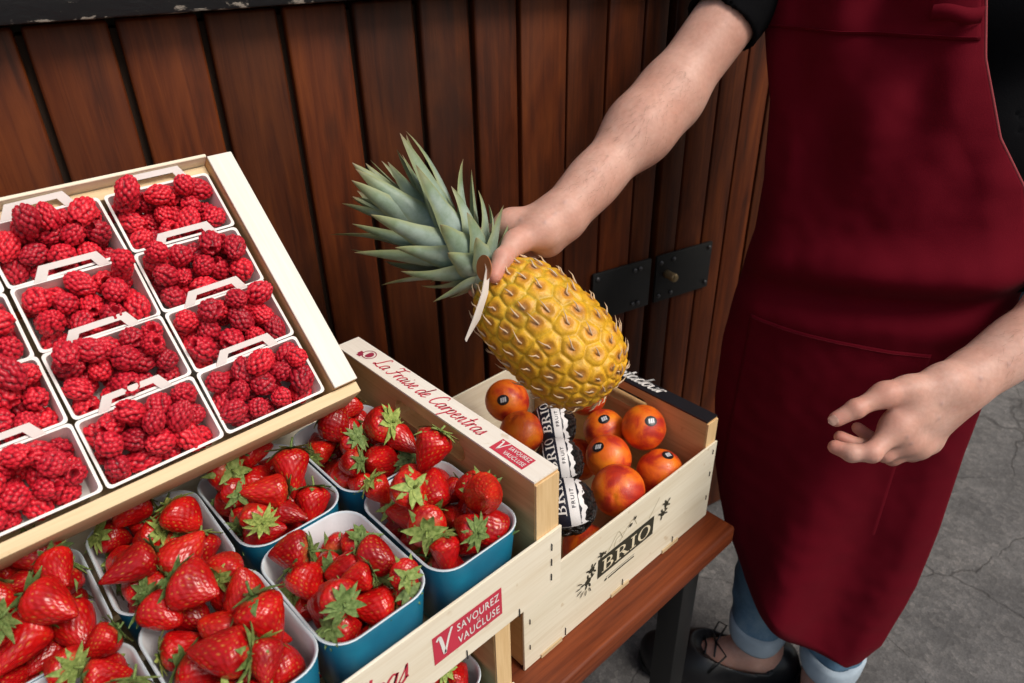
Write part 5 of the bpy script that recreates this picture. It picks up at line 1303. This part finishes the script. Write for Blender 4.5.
# ---- apron: outline by height, gathered at the waist
LZ = [.200, .206, .218, .244, .282, .326, .398, .497, .618, .72, .821, .893, .971, 1.075, 1.136, 1.195, 1.235]
LS = [-.122, -.107, -.074, -.03, .013, .06, .113, .149, .171, .176, .169, .158, .157, .169, .188, .204, .212]
RZ = [.200, .211, .253, .33, .382, .488, .627, .73, .885, 1.002, 1.058, 1.145, 1.206, 1.235]
RS_ = [-.128, -.14, -.163, -.176, -.183, -.186, -.184, -.186, -.188, -.148, -.107, -.068, -.052, -.046]
def m_cloth(name, c0, c1):
    m, nt, b = newmat(name); v = coords(nt); n = noise(nt, v, 7, 4); tw = noise(nt, coords(nt, (1, 1, 1), rot=(0, 0.6, 0.4)), 700, 3, 0.7)
    L(nt, mixc(nt, n, c0, c1), b.inputs['Base Color']); b.inputs['Roughness'].default_value = .82; b.inputs['Specular IOR Level'].default_value = .06
    b.inputs['Sheen Weight'].default_value = .03; b.inputs['Sheen Roughness'].default_value = .5; b.inputs['Sheen Tint'].default_value = (1, .5, .5, 1)
    bump(nt, b, math_(nt, 'ADD', tw, math_(nt, 'MULTIPLY', n, 2.0)), .25, .0012); return m
M_APRON = m_cloth('dark_red_twill', (0.095, 0.0016, 0.0075), (0.125, 0.0026, 0.0105)); M_SEAM = m_cloth('dull_red_thread', (0.16, 0.012, 0.02), (0.20, 0.02, 0.03)); M_PIPE = m_cloth('faded_red_edge', (0.28, 0.05, 0.06), (0.34, 0.07, 0.08))
def gauss(x, c, w_): return math.exp(-((x - c) / w_) ** 2)
def apron_pt(s, z, lift=0.0):
    L_, R_ = np.interp(z, LZ, LS), np.interp(z, RZ, RS_); e = max(0, 1 - min(L_ - s, s - R_) / .045)
    f = G(z) - 1.2 * s * s - e * e * float(np.interp(z, [.7, .78, .9, 1.0], [.0165, .030, .026, .010]))
    # cloth: roll over the tie at the waist, drapes falling from it, slack in the bib
    f += .024 * gauss(z, .885 - .10 * (s + .05), .030) * gauss(s, -.07, .16) - .012 * gauss(z, .838 - .10 * s, .020)
    f += .007 * gauss(z, .80 - .12 * s, .022)
    sk = np.clip((.80 - z) / .5, 0, 1)
    f += sk * (.012 * math.sin(s * 26 + 1.0 + z * 2) + .007 * math.sin(s * 47 + z * 5)) * (1 - .4 * e)
    f += sk * .030 * gauss(s, .03 - .05*(.6 - z), .07) - sk * .010 * gauss(s, -.09, .04) * (1 if z > .4 else max(0, (z - .25) / .15))
    bb = np.clip((z - .90) / .2, 0, 1)
    f += bb * (1 - .8 * e) * (.008 * math.sin((s * 0.9 + (z - 1.0) * .55) * 34) * gauss(z, 1.05, .13) + .008 * math.sin((s - (z - 1.0) * .55) * 40 + 1.3) * gauss(s, .05, .11) + .004 * math.sin(s * 75 + z * 11))
    cz = 9 + abs(mnoise.noise(Vector((s * 9 + z * 5, z * 8 - s * 4, 7.0)))); f += .006 * math.exp(-(cz / .10) ** 2) * (.35 + gauss(z, .88, .10) + .5 * gauss(z, 1.08, .12))
    f += .004 * mnoise.noise(Vector((s * 11, z * 9, 2.0))) + .0015 * mnoise.noise(Vector((s * 40, z * 40, 5.0)))
    return Fv * (f + lift) + Rv * (s + SC) + np.array([0, 0, z])
def apron_sheet(z0, z1, nz, ns, sl, sr, lift, thick, mat, name, parent):
    vs = []; 
    lf_ = lift if callable(lift) else (lambda z: lift)
    for dl_ in (0, -thick):
        for i in range(nz + 1):
            z = z0 + (z1 - z0) * i / nz; a, b_ = sr(z), sl(z)
            for j in range(ns + 1): vs.append(apron_pt(a + (b_ - a) * j / ns, z, lf_(z) + dl_))
    m = (nz + 1) * (ns + 1); k = ns + 1
    fs = [(i*k+j, (i+1)*k+j, (i+1)*k+j+1, i*k+j+1) for i in range(nz) for j in range(ns)]
    fs += [tuple(m + q for q in f[::-1]) for f in fs]
    for i in range(nz):
        fs.append((i*k, m+i*k, m+(i+1)*k, (i+1)*k)); fs.append((i*k+ns, (i+1)*k+ns, m+(i+1)*k+ns, m+i*k+ns))
    for j in range(ns):
        fs.append((j, j+1, m+j+1, m+j)); fs.append((nz*k+j, m+nz*k+j, m+nz*k+j+1, nz*k+j+1))
    return np_mesh(name, vs, fs, mat, parent)
iL = lambda z: float(np.interp(z, LZ, LS)); iR = lambda z: float(np.interp(z, RZ, RS_))
ap = apron_sheet(.2003, 1.232, 210, 90, iL, iR, 0, .0022, M_APRON, 'apron', person)
apron_sheet(.46, .782, 60, 50, lambda z: .135, lambda z: -.105, lambda z: -.0003 + .0021 * min(1, max(0, (z - .46) / .10)), .0014, M_APRON, 'pocket', ap)
apron_sheet(1.165, 1.228, 14, 50, lambda z: iL(z) - .004, lambda z: iR(z) + .004, .0030, .0022, M_APRON, 'bib_hem', ap)
def along(fn, zs, lift): return [apron_pt(fn(z), z, lift) for z in zs]
MB().tube(along(lambda z: iR(z) - .0005, np.linspace(.93, 1.23, 60), -.001), .0019, 8).build('edge_piping', M_PIPE, ap, smooth=True)
st = [apron_pt(s_, .778 , .0022) for s_ in np.linspace(-.105, .135, 60)]
MB().tube(st, .00035, 6).build('pocket_seam', M_SEAM, ap, smooth=True)
st = [apron_pt(s_, 1.168, .0040) for s_ in np.linspace(-.055, .190, 50)]
MB().tube(st, .0007, 6).build('bib_seam', M_APRON, ap, smooth=True)
mb = MB(); lp = []
for i in range(13):
    t = i / 12; s_ = -.002 - .052 * t; lp.append(apron_pt(s_, 1.192 + .002*math.sin(t*6), .010 + .006 * math.sin(math.pi * t)))
vs = []
for p in lp:
    for dz, df in ((-.009, -.004), (-.006, .003), (0, .005), (.006, .003), (.009, -.004)): vs.append(p + Fv * df + np.array([0, 0, dz]))
mb.add(vs, [(i*5+j, (i+1)*5+j, (i+1)*5+j+1, i*5+j+1) for i in range(12) for j in range(4)]); mb.build('strap_loop', M_APRON, ap, smooth=True)
for s_ in (-.04, .16):
    zt_ = 1.225; pts = [apron_pt(s_, zt_, .004)]; pts += [B(s_ * .9, .03, 1.36), B(s_ * .75, .12, 1.44), B(s_ * .5, .22, 1.44)]
    mb = MB(); vs = []
    for p in pts: vs += [p + Rv * .016, p - Rv * .016]
    mb.add(vs, [(2*i, 2*i+1, 2*i+3, 2*i+2) for i in range(3)]); mb.build('neck_strap', M_APRON, ap)
